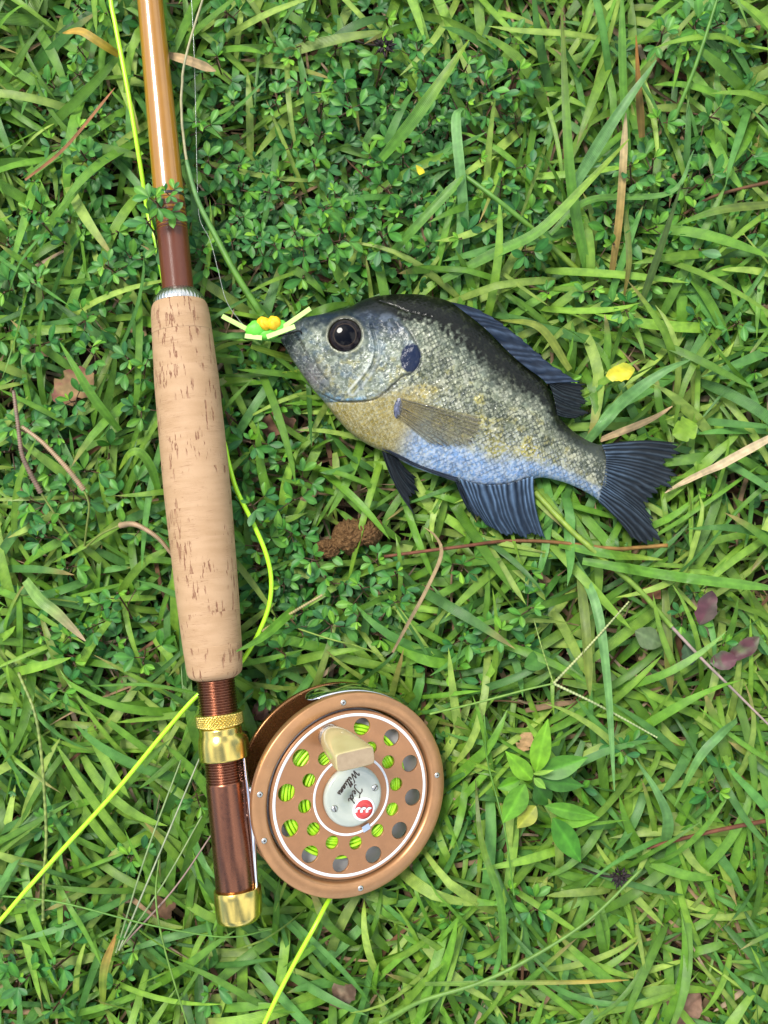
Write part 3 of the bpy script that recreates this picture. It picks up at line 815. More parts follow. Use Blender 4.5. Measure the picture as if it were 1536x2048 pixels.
# head
hd = 1 - body_m
headc = np.zeros_like(col) + np.array([.14, .165, .12])
headc = mixa(headc, (.27, .30, .23), smooth(med, .45, .65) * .7)
headc = mixa(headc, (.30, .27, .09), smooth(fbm(fx / 16 + 60, fy / 16, 3), .5, .64) * smooth(fy, 690, 730) * .5)
headc = mixa(headc, (.075, .125, .18), smooth(fbm(fx / 24 + 12, fy / 24 + 3, 3), .45, .62) * .55)
headc = mixa(headc, (.010, .018, .034), smooth(fy - .10 * (fx - 700) + 22 * (med - .5), 688, 640) * .92)
headc = mixa(headc, (.09, .10, .115), smooth(jaw_d, 26, 4) * smooth(fx, 690, 600) * .75)
headc = mixa(headc, (.24, .21, .22), np.exp(-((fx - 628) ** 2 + (fy - 752) ** 2) / 26 ** 2) * .5)
headc = mixa(headc, (.045, .05, .055), smooth(fx + .2 * (fy - 660), 604, 575) * .8)
headc = mixa(headc, (.02, .022, .024), np.exp(-(mouth_d / 3) ** 2) * .7)
headc = mixa(headc, (.52, .55, .50), np.exp(-((pre_d - 7) / 2.6) ** 2) * smooth(pre_p, .25, .5) * .65)
headc = mixa(headc, (.09, .27, .46), np.exp(-((gill_d - 5) / 4.5) ** 2) * smooth(fy, 775, 795) * .6 * smooth(med, .35, .6))
headc = mixa(headc, (.03, .035, .035), np.exp(-(crease_d / 4) ** 2) * .5)
mar = np.abs(fbm(fx / 9 + 15, fy / 9 + 62, 4) - .5)
headc = mixa(headc, (.42, .45, .40), smooth(mar, .05, .012) * smooth(fy, 640, 690) * .55)
headc = mixa(headc, (.045, .06, .06), smooth(fbm(fx / 7 + 44, fy / 7 + 31, 3), .54, .66) * .6)
headc = mixa(headc, (.11, .135, .17), smooth(fbm(fx / 13 + 4, fy / 8 + 71, 4), .52, .66) * smooth(fy, 690, 650) * smooth(fy, 605, 625) * smooth(fx, 700, 740) * .6)  # whitish reflection on the head top painted into the colour
headc *= (.70 + .55 * fin_)[..., None]
headc = mixa(headc, (.008, .010, .009), smooth(fy - .02 * fx + 8 * (med - .5), 622, 600) * .95 + 0 * fx)
col = mixa(col, (0, 0, 0), hd) + headc * hd[..., None]
col = mixa(col, (.02, .022, .02), np.exp(-(gill_d / 1.6) ** 2) * .75 * smooth(gill_p, .02, .1))
spot = smooth(np.hypot((fx - 821) / 21, (fy - 716 + .2 * (fx - 821)) / 29) + .25 * (med - .5), 1.06, .9)
col = mixa(col, (.006, .013, .040), spot * .97)
col = mixa(col, (.25, .24, .13), np.exp(-((eye_r - 36) / 3.0) ** 2) * .35)
col = mixa(col, (.01, .011, .012), smooth(eye_r, 35, 31))
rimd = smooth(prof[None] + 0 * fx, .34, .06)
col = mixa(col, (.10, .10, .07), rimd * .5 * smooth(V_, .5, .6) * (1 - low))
col = np.clip(col, .002, .9)

# under side, plain
ub = np.linspace(0, 1, NB)[1:-1][::-1]
pb = np.clip(1 - np.abs(2 * ub - 1) ** 2.3, 0, 1) ** .62
bx = top[:, None, 0] * (1 - ub) + bot[:, None, 0] * ub; by = top[:, None, 1] * (1 - ub) + bot[:, None, 1] * ub
UB = W(bx, by, FZ); UB[..., 2] = FZ - .85 * Tk[:, None] * pb[None]
colb = np.zeros(UB.shape) + np.array([.22, .26, .2]); colb = mixa(colb, (.015, .016, .012), np.broadcast_to(smooth(ub, .35, .12), UB.shape[:2]))
Vall = np.concatenate([VV, UB], 1); Call = np.concatenate([col, colb], 1); NC = Vall.shape[1]
F = grid_faces(NS, NC, True)
Fl = np.vstack([F])
capv = np.arange(NC); tailv = (NS - 1) * NC + np.arange(NC)
c0 = Vall[0].mean(0) - np.array([.6, -.2, 0]); c1 = Vall[-1].mean(0)
Vf = np.vstack([Vall.reshape(-1, 3), c0, c1]); Cf = np.vstack([Call.reshape(-1, 3), [.03, .03, .03], [.03, .03, .03]])
n0 = len(Vf) - 2
capF = np.stack([capv, np.full(NC, n0), np.full(NC, n0), np.roll(capv, -1)], -1)
FF = [tuple(f) for f in F[:, ::-1]] 
Fq = F[:, ::-1]
me = mesh('body', Vf - root_mm(fish), np.vstack([Fq]), Cf)
M['skin'] = mat('wet_fish_skin', (.3, .3, .3), .33, coat=.27, coat_rough=.045, spec=.10)
m = M['skin']; t, b, new, lk = nodes(m)
ca = attr(m, 'Col'); lk(ca.outputs['Color'], b.inputs['Base Color'])
b.inputs['Metallic'].default_value = .05
geo = new('NewGeometry')
lk(bump(m, noise(m, geo.outputs['Position'], 1400, 3), .22, .0003), b.inputs['Normal'])
lk(bump(m, noise(m, geo.outputs['Position'], 520, 4), .6, .0006), b.inputs['Coat Normal'])
me.materials.append(M['skin'])
body = link('body', me, fish)
CEIL.append(UB[::2].reshape(-1, 3)); CEIL.append(VV[::4, ::4].reshape(-1, 3) * [1, 1, 0] + np.array([0, 0, 1]) * (FZ - .5 * Tk)[::4, None, None].repeat(VV[::4, ::4].shape[1], 1).reshape(-1, 1))

# height of the fish's upper side as a table over the photograph's frame
HT = np.full((460, 700), -1.)
iy = np.clip(((fy - 560)).astype(int), 0, 459); ix = np.clip(((fx - 540)).astype(int), 0, 699)
np.maximum.at(HT, (iy, ix), VV[..., 2])
for _ in range(3):
    q = np.maximum.reduce([np.roll(HT, s, a) for s in (-1, 1) for a in (0, 1)]); HT = np.where(HT < 0, q, HT)
def fish_z(px, py):
    i = np.clip((np.asarray(py) - 560).astype(int), 0, 459); j = np.clip((np.asarray(px) - 540).astype(int), 0, 699)
    z = HT[i, j]; return np.where(z < 0, FZ, z)

# eye
M['eye'] = mat('wet_eye', (.01, .01, .012), .025, spec=.22)
t, b, new, lk = nodes(M['eye']); lk(attr(M['eye'], 'Col').outputs['Color'], b.inputs['Base Color'])
er = 6.4; ez = float(fish_z(np.array([660.]), np.array([700.]))[0])
ecn = W(ex_, ey_, ez + 1.0) - np.array([0, 0, 1.0])
ph = np.linspace(0, math.pi, 60); tt = np.linspace(0, 2 * math.pi, 72, endpoint=False)
PH, TT = np.meshgrid(ph, tt, indexing='ij')
Ve = ecn + np.stack([er * np.sin(PH) * np.cos(TT), er * np.sin(PH) * np.sin(TT), .46 * er * np.cos(PH)], -1)
rho = np.sin(PH) + (PH > math.pi / 2) * 2
ce = np.zeros(PH.shape + (3,)) + np.array([.004, .003, .003])
ce = mixa(ce, (.012, .008, .008), smooth(rho, .60, .66) * smooth(fbm(TT * 4, PH * 9), .35, .6))
ce = mixa(ce, (.09, .06, .035), np.exp(-((rho - .645) / .014) ** 2) * .6)
ce = mixa(ce, (.002, .002, .003), smooth(rho, .64, .61))
eye = obj('eye', Ve.reshape(-1, 3), grid_faces(60, 72, True), M['eye'], fish, col=ce.reshape(-1, 3))

# fins
M['fin'] = mat('wet_dark_fin', (.02, .03, .05), .2, coat=.0, coat_rough=.15, spec=.16)
m = M['fin']; t, b, new, lk = nodes(m); lk(attr(m, 'Col').outputs['Color'], b.inputs['Base Color'])
def fin(name, rootp, tipp, nrays, zr, zt, c_mem, c_ray, jag=.10, amp=.45, bend=0., nt_=30, split=.35, onbody=None, mt=None, sub=7, seed=0, thick=.22, pw=1.6, rootlight=0.):
    r_ = np.random.default_rng(seed + 100)
    na = nrays * sub + 1; a_ = np.linspace(0, 1, na)
    R0 = evencurve(np.array(rootp, float), na); T0 = evencurve(np.array(tipp, float), na)
    k = a_ * nrays; f = np.abs(((k + .5) % 1) - .5) * 2           # 0 on a ray, 1 between rays
    jl = r_.uniform(-1, 1, nrays + 2); jr = np.interp(k, np.arange(nrays + 2), jl)
    ext = 1 + jag * jr * .6 - jag * .9 * f ** 1.5 * (.5 + .5 * np.interp(k, np.arange(nrays + 2), r_.random(nrays + 2)))
    t_ = np.linspace(0, 1, nt_)
    Tt, Aa = np.meshgrid(t_, a_, indexing='ij')
    te = Tt * ext[None]
    px = R0[None, :, 0] * (1 - te) + T0[None, :, 0] * te; py = R0[None, :, 1] * (1 - te) + T0[None, :, 1] * te
    dx = T0[:, 0] - R0[:, 0]; dy = T0[:, 1] - R0[:, 1]
    px = px - dy[None] * bend * np.sin(te * math.pi); py = py + dx[None] * bend * np.sin(te * math.pi)
    kk = nrays * (Aa + .35 / nrays * np.sin(Aa * 17 + seed) + .30 / nrays * (fbm(Aa * nrays * .6 + seed * 3, Tt * 3) - .5) * 2)
    wob = .12 * np.sin(Tt * 9 + Aa * 20)
    fr = np.abs(((kk + .5 + wob * .4) % 1) - .5) * 2
    fr2 = np.abs(((kk * 2 + .5) % 1) - .5) * 2
    ridge = ((1 - fr) ** pw * (1 - split * Tt) + split * Tt * (1 - fr2)) * (.45 + .8 * vnoise(np.floor(kk + .5) * 3.7 + seed, 0 * kk + 1.5))
    z = zr + (zt - zr) * te + amp * ridge * (1 - .35 * Tt) + .5 * np.sin(Aa * 5 + seed) * Tt + .5 * (fbm(Aa * 6 + seed, Tt * 4) - .5) * Tt
    if onbody is not None: z = np.maximum(fish_z(px, py), fish_z(px, py - 4)) + onbody + amp * ridge + .5 * Tt * np.sin(Aa * 3)
    V = W(px, py, FZ); V[..., 2] = z
    if onbody is not None: V = W(px, py, z)
    rc_ = np.array(c_mem) + (np.array(c_ray) - np.array(c_mem)) * ridge[..., None] * (.25 + 1.1 * fbm(Aa * nrays * 1.7, Tt * 9 + seed))[..., None]
    rc_ = rc_ + rootlight * np.array([.16, .26, .40]) * ((1 - Tt) ** 2.2 * ridge * fbm(Aa * 14 + 3, Tt * 6 + 2))[..., None]
    o = obj(name, V.reshape(-1, 3), grid_faces(nt_, na)[:, ::-1], mt or M['fin'], fish, col=np.clip(rc_, .001, 1).reshape(-1, 3))
    so = o.modifiers.new('thickness', 'SOLIDIFY'); so.thickness = thick * .001; so.offset = -1
    if onbody is None: CEIL.append(V.reshape(-1, 3) - np.array([0, 0, .6]))
    return o
NAVY, NAVR = (.004, .008, .016), (.035, .055, .09)
INK, INKR = (.003, .004, .005), (.026, .036, .042)
fin('tail_fin', [(1200, 890), (1208, 915), (1206, 948), (1199, 980), (1194, 1004)],
    [(1352, 884), (1362, 898), (1338, 928), (1350, 948), (1344, 968), (1314, 984), (1302, 1004), (1304, 1030), (1312, 1055), (1326, 1076), (1300, 1090), (1272, 1084)], 22, FZ + 2.6, FZ - 3, INK, (.04, .055, .07), .15, .8, -.04, 44, seed=1, rootlight=.5)
fin('spiny_dorsal_fin', [(900, 608), (948, 644), (980, 672), (1013, 706), (1045, 734), (1078, 758), (1090, 770)],
    [(958, 622), (984, 637), (1014, 657), (1047, 683), (1080, 713), (1112, 738), (1160, 766)], 10, FZ + 3.4, FZ + 1.2, NAVY, (.05, .075, .12), .10, .5, -.02, 24, seed=2)
fin('soft_dorsal_fin', [(1080, 752), (1094, 768), (1103, 790), (1108, 812), (1112, 832)],
    [(1176, 768), (1172, 782), (1166, 796), (1178, 806), (1164, 816), (1176, 827), (1150, 836)], 11, FZ + 2.6, FZ - 1, INK, INKR, .16, .6, .04, 30, seed=3)
fin('anal_fin', [(918, 958), (950, 968), (997, 970), (1031, 963), (1064, 953)],
    [(972, 1048), (1008, 1070), (1030, 1068), (1050, 1075), (1074, 1070), (1092, 1075)], 13, FZ + 3.2, FZ - 3, NAVY, (.08, .13, .20), .07, .75, .05, 36, seed=4, rootlight=1.2)
fin('anal_spines', [(908, 958), (922, 966), (938, 970)], [(938, 1022), (956, 1040), (975, 1052)], 3, FZ + 2.2, FZ - 3, INK, NAVR, .28, .9, .03, 24, seed=5)
fin('pelvic_fin', [(764, 902), (778, 908), (794, 916)], [(824, 1022), (832, 990), (836, 955)], 6, FZ + 1.5, FZ - 5, INK, INKR, .16, .7, .05, 32, seed=6)
fin('pelvic_fin', [(764, 898), (770, 901), (778, 902)], [(912, 964), (918, 958), (914, 952)], 3, FZ + 3.4, FZ + 3.0, INK, (.10, .13, .19), .1, .8, .03, 40, seed=7)
M['pect'] = mat('clear_fin', (.3, .28, .2), .25, coat=.8, coat_rough=.1)
m = M['pect']; t, b, new, lk = nodes(m); ca = attr(m, 'Col'); lk(ca.outputs['Color'], b.inputs['Base Color'])
sp = new('SeparateColor'); lk(ca.outputs['Color'], sp.inputs[0])
tb = new('BsdfTransparent'); tb.inputs[0].default_value = (.93, .91, .84, 1); ms = new('MixShader')
lk(mathn(m, 'SUBTRACT', 1.0, mathn(m, 'MULTIPLY', ramp(m, sp.outputs[1], .04, .22), .90)), ms.inputs[0])
ms.inputs[0].default_value = .4
lk(tb.outputs[0], ms.inputs[1]); lk(b.outputs[0], ms.inputs[2]); lk(ms.outputs[0], t.nodes['Material Output'].inputs['Surface'])
fin('pectoral_fin', [(803, 795), (800, 808), (796, 822), (793, 834)], [(952, 832), (972, 856), (958, 878), (918, 892), (862, 890)], 13, 0, 0, (.30, .28, .19), (-.09, -.09, -.07), .10, .35, 0, 46, split=.35, onbody=.35, mt=M['pect'], sub=9, seed=8, thick=.04, pw=2.4)
# fleshy fin base
th = np.linspace(0, 2 * math.pi, 32, endpoint=False); rows = []
for k_, hgt in ((1.1, -.8), (1.0, -.1), (.75, .35), (.4, .55), (.05, .6)):
    px = 797 + 9 * k_ * np.cos(th) - 3.0 * np.sin(th) * k_; py = 812 + 23 * k_ * np.sin(th)
    rows.append(W(px, py, fish_z(px, py) * .3 + .7 * float(fish_z(np.array([798.]), np.array([812.]))[0]) + hgt))
obj('fin_base', np.vstack(rows), grid_faces(5, 32, True), M['skin'], fish, col=np.clip(np.array([.085, .095, .14]) * (1 + .5 * rng.normal(size=(160, 1))), .02, .3))

# ------------------------------------------------------------------ foam fly in its mouth
fly = thing('fishing_fly', 'lime green foam fly with yellow tuft at the fish mouth', 'fishing fly', W(530, 660, 0))
def blob(cx, cy, z, rx, ry, rz, ang=0, seed=0, p=.22, nu=24, nv=32):
    ph = np.linspace(0, math.pi, nu); tt = np.linspace(0, 2 * math.pi, nv, endpoint=False); PH, TT = np.meshgrid(ph, tt, indexing='ij')
    k = 1 + p * (fbm(3 + seed + 1.4 * np.cos(TT) * np.sin(PH) + 5, 4 + 1.4 * np.sin(TT) * np.sin(PH) + PH) - .5) * 2
    x, y, zz = rx * k * np.sin(PH) * np.cos(TT), ry * k * np.sin(PH) * np.sin(TT), rz * k * np.cos(PH)
    c_, s_ = math.cos(ang), math.sin(ang)
    V = W(cx, cy, z) + np.stack([x * c_ - y * s_, x * s_ + y * c_, zz], -1)
    return V.reshape(-1, 3), [tuple(f) for f in grid_faces(nu, nv, True)]
V, F = join([blob(512, 657, 30, 3.9, 2.9, 2.2, .15, 1), blob(556, 655, 30, 3.7, 2.5, 2.0, .35, 2), blob(534, 668, 29.5, 5.2, 2.1, 1.8, .1, 3)])
obj('foam_body', V, F, M['foam'], fly)
V, F = join([blob(529, 647, 31.5, 2.2, 2.7, 2.2, .9, 4, .35), blob(547, 646, 31.8, 2.6, 2.4, 2.2, .2, 5, .35)])
obj('yellow_tuft', V, F, M['foam_y'], fly)
def bar(p0, p1, w, h, n=8, twist=0., bow=0.):
    P = W(*np.array([np.array(p0, float) * (1 - k) + np.array(p1, float) * k for k in np.linspace(0, 1, n)]).T)
    P[:, 2] += bow * np.sin(np.linspace(0, math.pi, n))
    d = P[-1] - P[0]; s = np.cross(d, [0, 0, 1]); s /= np.linalg.norm(s); u = np.cross(s, d); u /= np.linalg.norm(u)
    V = []
    for i in range(n):
        for a_, b_ in ((-1, -1), (1, -1), (1, 1), (-1, 1)): V.append(P[i] + s * a_ * w / 2 + u * b_ * h / 2)
    return np.array(V), [tuple(f) for f in grid_faces(n, 4, True)] + [(3, 2, 1, 0), tuple(4 * n - 4 + i for i in range(4))]
for p0, p1 in (((505, 664, 30), (444, 632, 33)), ((566, 655, 31), (621, 617, 34)), ((534, 674, 31), (590, 653, 32)), ((524, 676, 31), (490, 672, 31))):
    V, F = bar(p0, p1, 1.7, .9); obj('rubber_leg', V, F, M['rubber'], fly, smooth_=False)
V, F = tube(evencurve(W(*np.array([(490, 668, 29), (530, 678, 28), (575, 668, 28), (600, 662, 27), (604, 674, 26)], float).T), 30), .28, 8)
obj('hook', V, F, M['void'], fly)
mono = np.array([(505, 668, 29), (478, 640, 29), (452, 600, 30), (436, 540, 30), (420, 480, 30), (400, 440, 30), (395, 380, 28), (392, 250, 28), (388, 100, 29), (380, -60, 28)], float)
P = evencurve(W(*mono.T), 90); V, F = tube(P, .11, 6)
tag(obj('leader', V, F, M['mono'], None, base=P[0]), 'thin clear nylon leader running from the foam fly', 'fishing line')

# ------------------------------------------------------------------ what presses the plants down
GN, GS, G0 = 560, 1.0, -280.0
ceil = np.full((GN, GN), 60.)
def stamp(P, g):
    i = np.clip(((P[..., 0] - G0) / GS).astype(int), 0, GN - 1); j = np.clip(((P[..., 1] - G0) / GS).astype(int), 0, GN - 1)
    np.minimum.at(g, (i.ravel(), j.ravel()), P[..., 2].ravel())
for P in CEIL: stamp(P, ceil)
for k in range(34):
    q = np.minimum.reduce([np.roll(ceil, s, a) for s in (-1, 1) for a in (0, 1)])
    ceil = np.minimum(ceil, q + (0.05 if k < 2 else 1.0) * GS)
thin = np.full((GN, GN), 60.)
for P in THIN: stamp(P, thin)
for k in range(6):
    q = np.minimum.reduce([np.roll(thin, s, a) for s in (-1, 1) for a in (0, 1)]); thin = np.minimum(thin, q + (.3 if k < 1 else 3.0))
def ceil_at(x, y, with_thin=True):
    fx_ = np.clip((np.asarray(x) - G0) / GS - .5, 0, GN - 2.001); fy_ = np.clip((np.asarray(y) - G0) / GS - .5, 0, GN - 2.001)
    i = fx_.astype(int); j = fy_.astype(int); a_ = fx_ - i; b_ = fy_ - j
    def bl(g): return (g[i, j] * (1 - a_) + g[i + 1, j] * a_) * (1 - b_) + (g[i, j + 1] * (1 - a_) + g[i + 1, j + 1] * a_) * b_
    c_ = bl(ceil)
    return np.minimum(c_, bl(thin)) if with_thin else c_
def press(V, margin=.8, with_thin=True):
    c_ = ceil_at(V[..., 0], V[..., 1], with_thin) - margin
    if V.ndim == 4: c_ = c_ - 4.5 * rng.random(len(V))[:, None, None] ** 1.5
    V[..., 2] = np.where(V[..., 2] > c_, c_ - .04 * np.minimum(V[..., 2] - c_, 20), V[..., 2])
    return V

# ------------------------------------------------------------------ blades
def blade_batch(n, x0, y0, head, el0, el1, L, Wd, roll, z0, colr, ns=9, fold=.18, tipc=None, tipw=None, shape=.55):
    """n blades as one vertex block: each a folded ribbon arching from elevation el0 to el1"""
    s = np.linspace(0, 1, ns)[None]
    el = el0[:, None] + (el1 - el0)[:, None] * s ** 1.2
    hd_ = head[:, None] + (rng.normal(0, .35, n)[:, None]) * s ** 1.5
    ds = (L / (ns - 1))[:, None]
    T_ = np.stack([np.cos(el) * np.cos(hd_), np.cos(el) * np.sin(hd_), np.sin(el)], -1)
    P = np.cumsum(T_ * ds[..., None], 1) - T_[:, :1] * ds[..., None]
    P = P + np.stack([x0, y0, z0], -1)[:, None]
    S = np.stack([-np.sin(hd_), np.cos(hd_), 0 * hd_], -1); N = np.cross(T_, S)
    tw = roll[:, None] + rng.normal(0, .35, n)[:, None] * s
    S2 = S * np.cos(tw)[..., None] + N * np.sin(tw)[..., None]; N2 = np.cross(T_, S2)
    prof_ = (np.clip(s * 7, 0, 1) ** .5 * .35 + .65) * np.clip((1 - s) / .42, 0, 1) ** shape
    hw = (Wd / 2)[:, None] * prof_
    out = np.stack([P - S2 * hw[..., None], P - N2 * (fold * hw)[..., None], P + S2 * hw[..., None]], 2)
    ccol = np.repeat(np.repeat(colr[:, None, None], ns, 1), 3, 2).copy()
    ccol[:, :, 1] *= np.array([1.22, 1.14, 1.35])
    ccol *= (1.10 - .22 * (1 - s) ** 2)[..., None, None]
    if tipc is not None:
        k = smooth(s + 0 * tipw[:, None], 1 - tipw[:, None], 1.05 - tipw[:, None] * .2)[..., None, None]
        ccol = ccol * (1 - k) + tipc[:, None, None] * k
    uv = np.zeros(out.shape); uv[:, :, 0, 0] = -1; uv[:, :, 2, 0] = 1; uv[..., 1] = s[..., None] * 5
    f1 = grid_faces(ns, 3)
    F_ = (f1[None] + (np.arange(n) * ns * 3)[:, None, None]).reshape(-1, 4)
    return out, F_, ccol, uv

# where the small clover grows thick in the photograph (px, py, rx, ry, weight)
CLV = [(640, 250, 200, 200, 1.), (470, 470, 120, 140, .9), (560, 830, 80, 160, .8), (545, 1150, 90, 170, .9), (120, 880, 150, 180, .8), (120, 460, 160, 150, .7), (330, 470, 60, 90, .8),
       (870, 150, 120, 150, .8), (900, 430, 110, 120, .8), (1230, 450, 130, 130, .7), (1440, 440, 120, 180, .9), (1420, 130, 110, 120, .5), (700, 1230, 120, 90, .7), (260, 1290, 70, 70, .8),
       (1035, 1270, 60, 90, .6), (925, 1620, 40, 110, .6), (760, 470, 150, 80, .9), (60, 1580, 70, 130, .35), (60, 1960, 90, 100, .5), (640, 640, 70, 60, .4), (1480, 60, 90, 90, .5), (230, 250, 100, 140, .35), (1000, 1000, 60, 40, .2)]
def clover_d(px, py):
    s_ = 0
    for (a_, b_, c_, d_, w_) in CLV: s_ = s_ + w_ * np.exp(-((px - a_) / c_) ** 2 - ((py - b_) / d_) ** 2)
    return np.clip(s_, 0, 1)

GAPS = [(545, 850, 55), (945, 275, 50), (165, 765, 60), (1480, 1040, 60), (1440, 1725, 50), (1300, 1310, 55), (450, 640, 40), (820, 1010, 45), (1300, 160, 45), (1500, 880, 50), (330, 1845, 50), (500, 1965, 60), (1000, 1885, 45), (1240, 1400, 40), (690, 1080, 60), (600, 395, 40), (190, 420, 40), (1060, 1480, 40), (1390, 1990, 60)]
def bare(px, py):
    g_ = 0
    for a_, b_, r_ in GAPS: g_ = np.maximum(g_, np.exp(-(((px - a_) ** 2 + (py - b_) ** 2) / (1.25 * r_) ** 2) ** 2))
    return g_
EXT_X, EXT_Y = 205, 255
def lawn(n, kind):
    x0 = rng.uniform(-EXT_X, EXT_X, n); y0 = rng.uniform(-EXT_Y, EXT_Y, n)
    px, py = x0 / PX + 768, 1024 - y0 / PX
    keep = rng.random(n) > clover_d(px, py) * (.80 if kind != 'low' else .3)
    keep &= rng.random(n) > .93 * bare(px, py)
    patch = fbm(px / 170 + 3, py / 170 + 8)
    if kind == 'top': keep &= rng.random(n) < .35 + 1.3 * smooth(patch, .3, .6)
    x0, y0, px, py = x0[keep], y0[keep], px[keep], py[keep]; n = len(x0)
    head = rng.uniform(0, 2 * math.pi, n)
    bias = (py > 1200) & (rng.random(n) < .45)
    head = np.where(bias, rng.choice([.25, .75, 1.25, 1.75], n) * math.pi + math.pi / 2 * 0 + rng.normal(0, .5, n), head)
    tone = fbm(px / 120 + 20, py / 120 + 2) ; r_ = rng.random(n)
    g1 = np.array([.105, .255, .020]); g2 = np.array([.165, .325, .030]); g3 = np.array([.075, .215, .036]); g4 = np.array([.24, .37, .06])
    c_ = np.where((r_ < .35)[:, None], g1, np.where((r_ < .62)[:, None], g2, np.where((r_ < .86)[:, None], g3, g4)))
    c_ = c_ * (.72 + .55 * rng.random(n) + .35 * (tone - .5))[:, None] * np.array([1, 1, 1]) 
    tipc = np.where((rng.random(n) < .14)[:, None], np.array([.34, .25, .09]), c_ * np.array([1.25, 1.2, 1.1])); tipw = rng.uniform(.06, .4, n)
    if kind == 'low':
        L = rng.uniform(16, 38, n); z0 = rng.uniform(-1, 6, n); e0 = rng.uniform(-.05, .5, n); e1 = e0 - rng.uniform(.1, .7, n); Wd = rng.uniform(1.3, 3.0, n)
    else:
        L = rng.uniform(18, 58, n); z0 = rng.uniform(3, 15, n); e0 = rng.uniform(.12, .85, n); e1 = e0 - rng.uniform(.4, 1.4, n); Wd = rng.uniform(1.5, 3.6, n) * (.82 + .007 * L)
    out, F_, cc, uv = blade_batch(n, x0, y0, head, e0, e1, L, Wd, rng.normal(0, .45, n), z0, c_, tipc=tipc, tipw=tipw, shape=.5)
    out[..., 2] = np.where(out[..., 2] > 27, 27 + .35 * (out[..., 2] - 27), out[..., 2])
    out[..., 2] = np.maximum(out[..., 2], -2.5 + .5 * rng.random(n)[:, None, None])
    return press(out), F_, cc, uv
VB, FB, CB, UB_ = [], [], [], []; off = 0
for n_, kind in ((7500, 'low'), (8300, 'top')):
    a_, f_, c_, u_ = lawn(n_, kind)
    VB.append(a_.reshape(-1, 3)); FB.append(f_ + off); CB.append(c_.reshape(-1, 3)); UB_.append(u_.reshape(-1, 3)); off += a_.size // 3
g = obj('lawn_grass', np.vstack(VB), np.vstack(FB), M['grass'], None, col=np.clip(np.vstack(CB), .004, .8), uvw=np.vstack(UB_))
tag(g, 'bright green lawn grass of tangled short blades', 'grass', kind='stuff')
# dead thatch between the blades
n_ = 3600
x0 = rng.uniform(-EXT_X, EXT_X, n_); y0 = rng.uniform(-EXT_Y, EXT_Y, n_)
br = rng.random(n_)
c_ = np.where((br < .5)[:, None], np.array([.30, .21, .11]), np.where((br < .8)[:, None], np.array([.16, .085, .04]), np.array([.40, .31, .19]))) * rng.uniform(.5, 1.2, n_)[:, None]
e0 = rng.uniform(-.05, .35, n_)
out, F_, cc, uv = blade_batch(n_, x0, y0, rng.uniform(0, 6.283, n_), e0, e0 - rng.uniform(0, .5, n_), rng.uniform(10, 42, n_), rng.uniform(.5, 2.4, n_), rng.normal(0, .6, n_), rng.uniform(-1, 9, n_), c_, fold=.3)
g = obj('dry_thatch', press(np.maximum(out, np.array([-999, -999, -2.4])), 1.2).reshape(-1, 3), F_, M['straw'], None, col=cc.reshape(-1, 3), uvw=uv.reshape(-1, 3))
tag(g, 'dry tan thatch lying between the grass blades', 'dead grass', kind='stuff')

# ------------------------------------------------------------------ clover
def leaf_grid(L, Wd, nl=7, nw=5, ob=.62, fold=.25, curl=.2, tip=.0):
    """leaf in its own frame: base at origin, along +X, up +Z. ob: where it is widest; tip>0 draws the end to a point"""
    s = np.linspace(0, 1, nl); w = np.linspace(-1, 1, nw)
    e1 = math.log(.5) / math.log(ob)
    prof_ = np.sin(np.pi * np.clip(s, .0, 1) ** e1) ** (.62 + tip) 
    prof_[0] = .05; prof_[-1] = .04 if tip else .10
    S_, W_ = np.meshgrid(s, w, indexing='ij')
    hw = prof_[:, None] * Wd / 2
    V = np.stack([S_ * L, W_ * hw, np.abs(W_) * hw * fold - curl * L * (S_ - .3) ** 2 + .0 * S_], -1)
    rib = np.exp(-(W_ / .16) ** 2)
    return V.reshape(-1, 3), grid_faces(nl, nw)[:, ::-1] * 1, np.stack([W_, S_ * 3, rib], -1).reshape(-1, 3), rib.reshape(-1), S_.reshape(-1)
def leaf_col(base, rib, s, ribgain=.35):
    c_ = np.tile(np.array(base), (len(rib), 1)); return np.clip(c_ * (1 + ribgain * rib)[:, None] * (.92 + .16 * s)[:, None], .004, .9)
LV, LF, LUV, LR, LS = leaf_grid(5.0, 2.35)
def leaf_mesh(name, base, mt, L=5.0, Wd=2.35, **kw):
    V, F_, uv, rib, s = leaf_grid(L, Wd, **kw); me = mesh(name, V, F_, leaf_col(base, rib, s), uv); me.materials.append(mt); return me
MATURE = [leaf_mesh('leaflet', c_, M['clover'], fold=f_, curl=k_) for c_, f_, k_ in (((.052, .195, .032), .2, .18), ((.068, .225, .036), .3, .3), ((.042, .165, .040), .12, .1), ((.080, .240, .024), .25, .2))]
YOUNG = [leaf_mesh('leaflet', c_, M['clover'], 4.2, 1.9, fold=.5, curl=.05) for c_ in ((.115, .30, .022), (.15, .34, .028))]
def sprig_plan(r_):
    """leaf placements of one sprig: (dir angle, start radius, height, tilt, scale, young)"""
    P = []
    nl = r_.integers(3, 6); a0 = r_.uniform(0, 6.28)
    for k in range(nl):
        a_ = a0 + k * 2.4 + r_.normal(0, .2); f = k / max(1, nl - 1)
        pet = 4.2 * (1 - f) + .8; h_ = -7.0 * (1 - f) ** 1.2
        for j in (-1, 0, 1):
            P.append((a_ + j * r_.uniform(.75, 1.1), a_, pet, h_ + r_.normal(0, .4), r_.uniform(-.25, .35) + .35 * f, r_.uniform(.8, 1.15) * (1 - .35 * f * (r_.random() < .6)), f > .9 and r_.random() < .5))
    return P
STEMC = (.10, .055, .03)
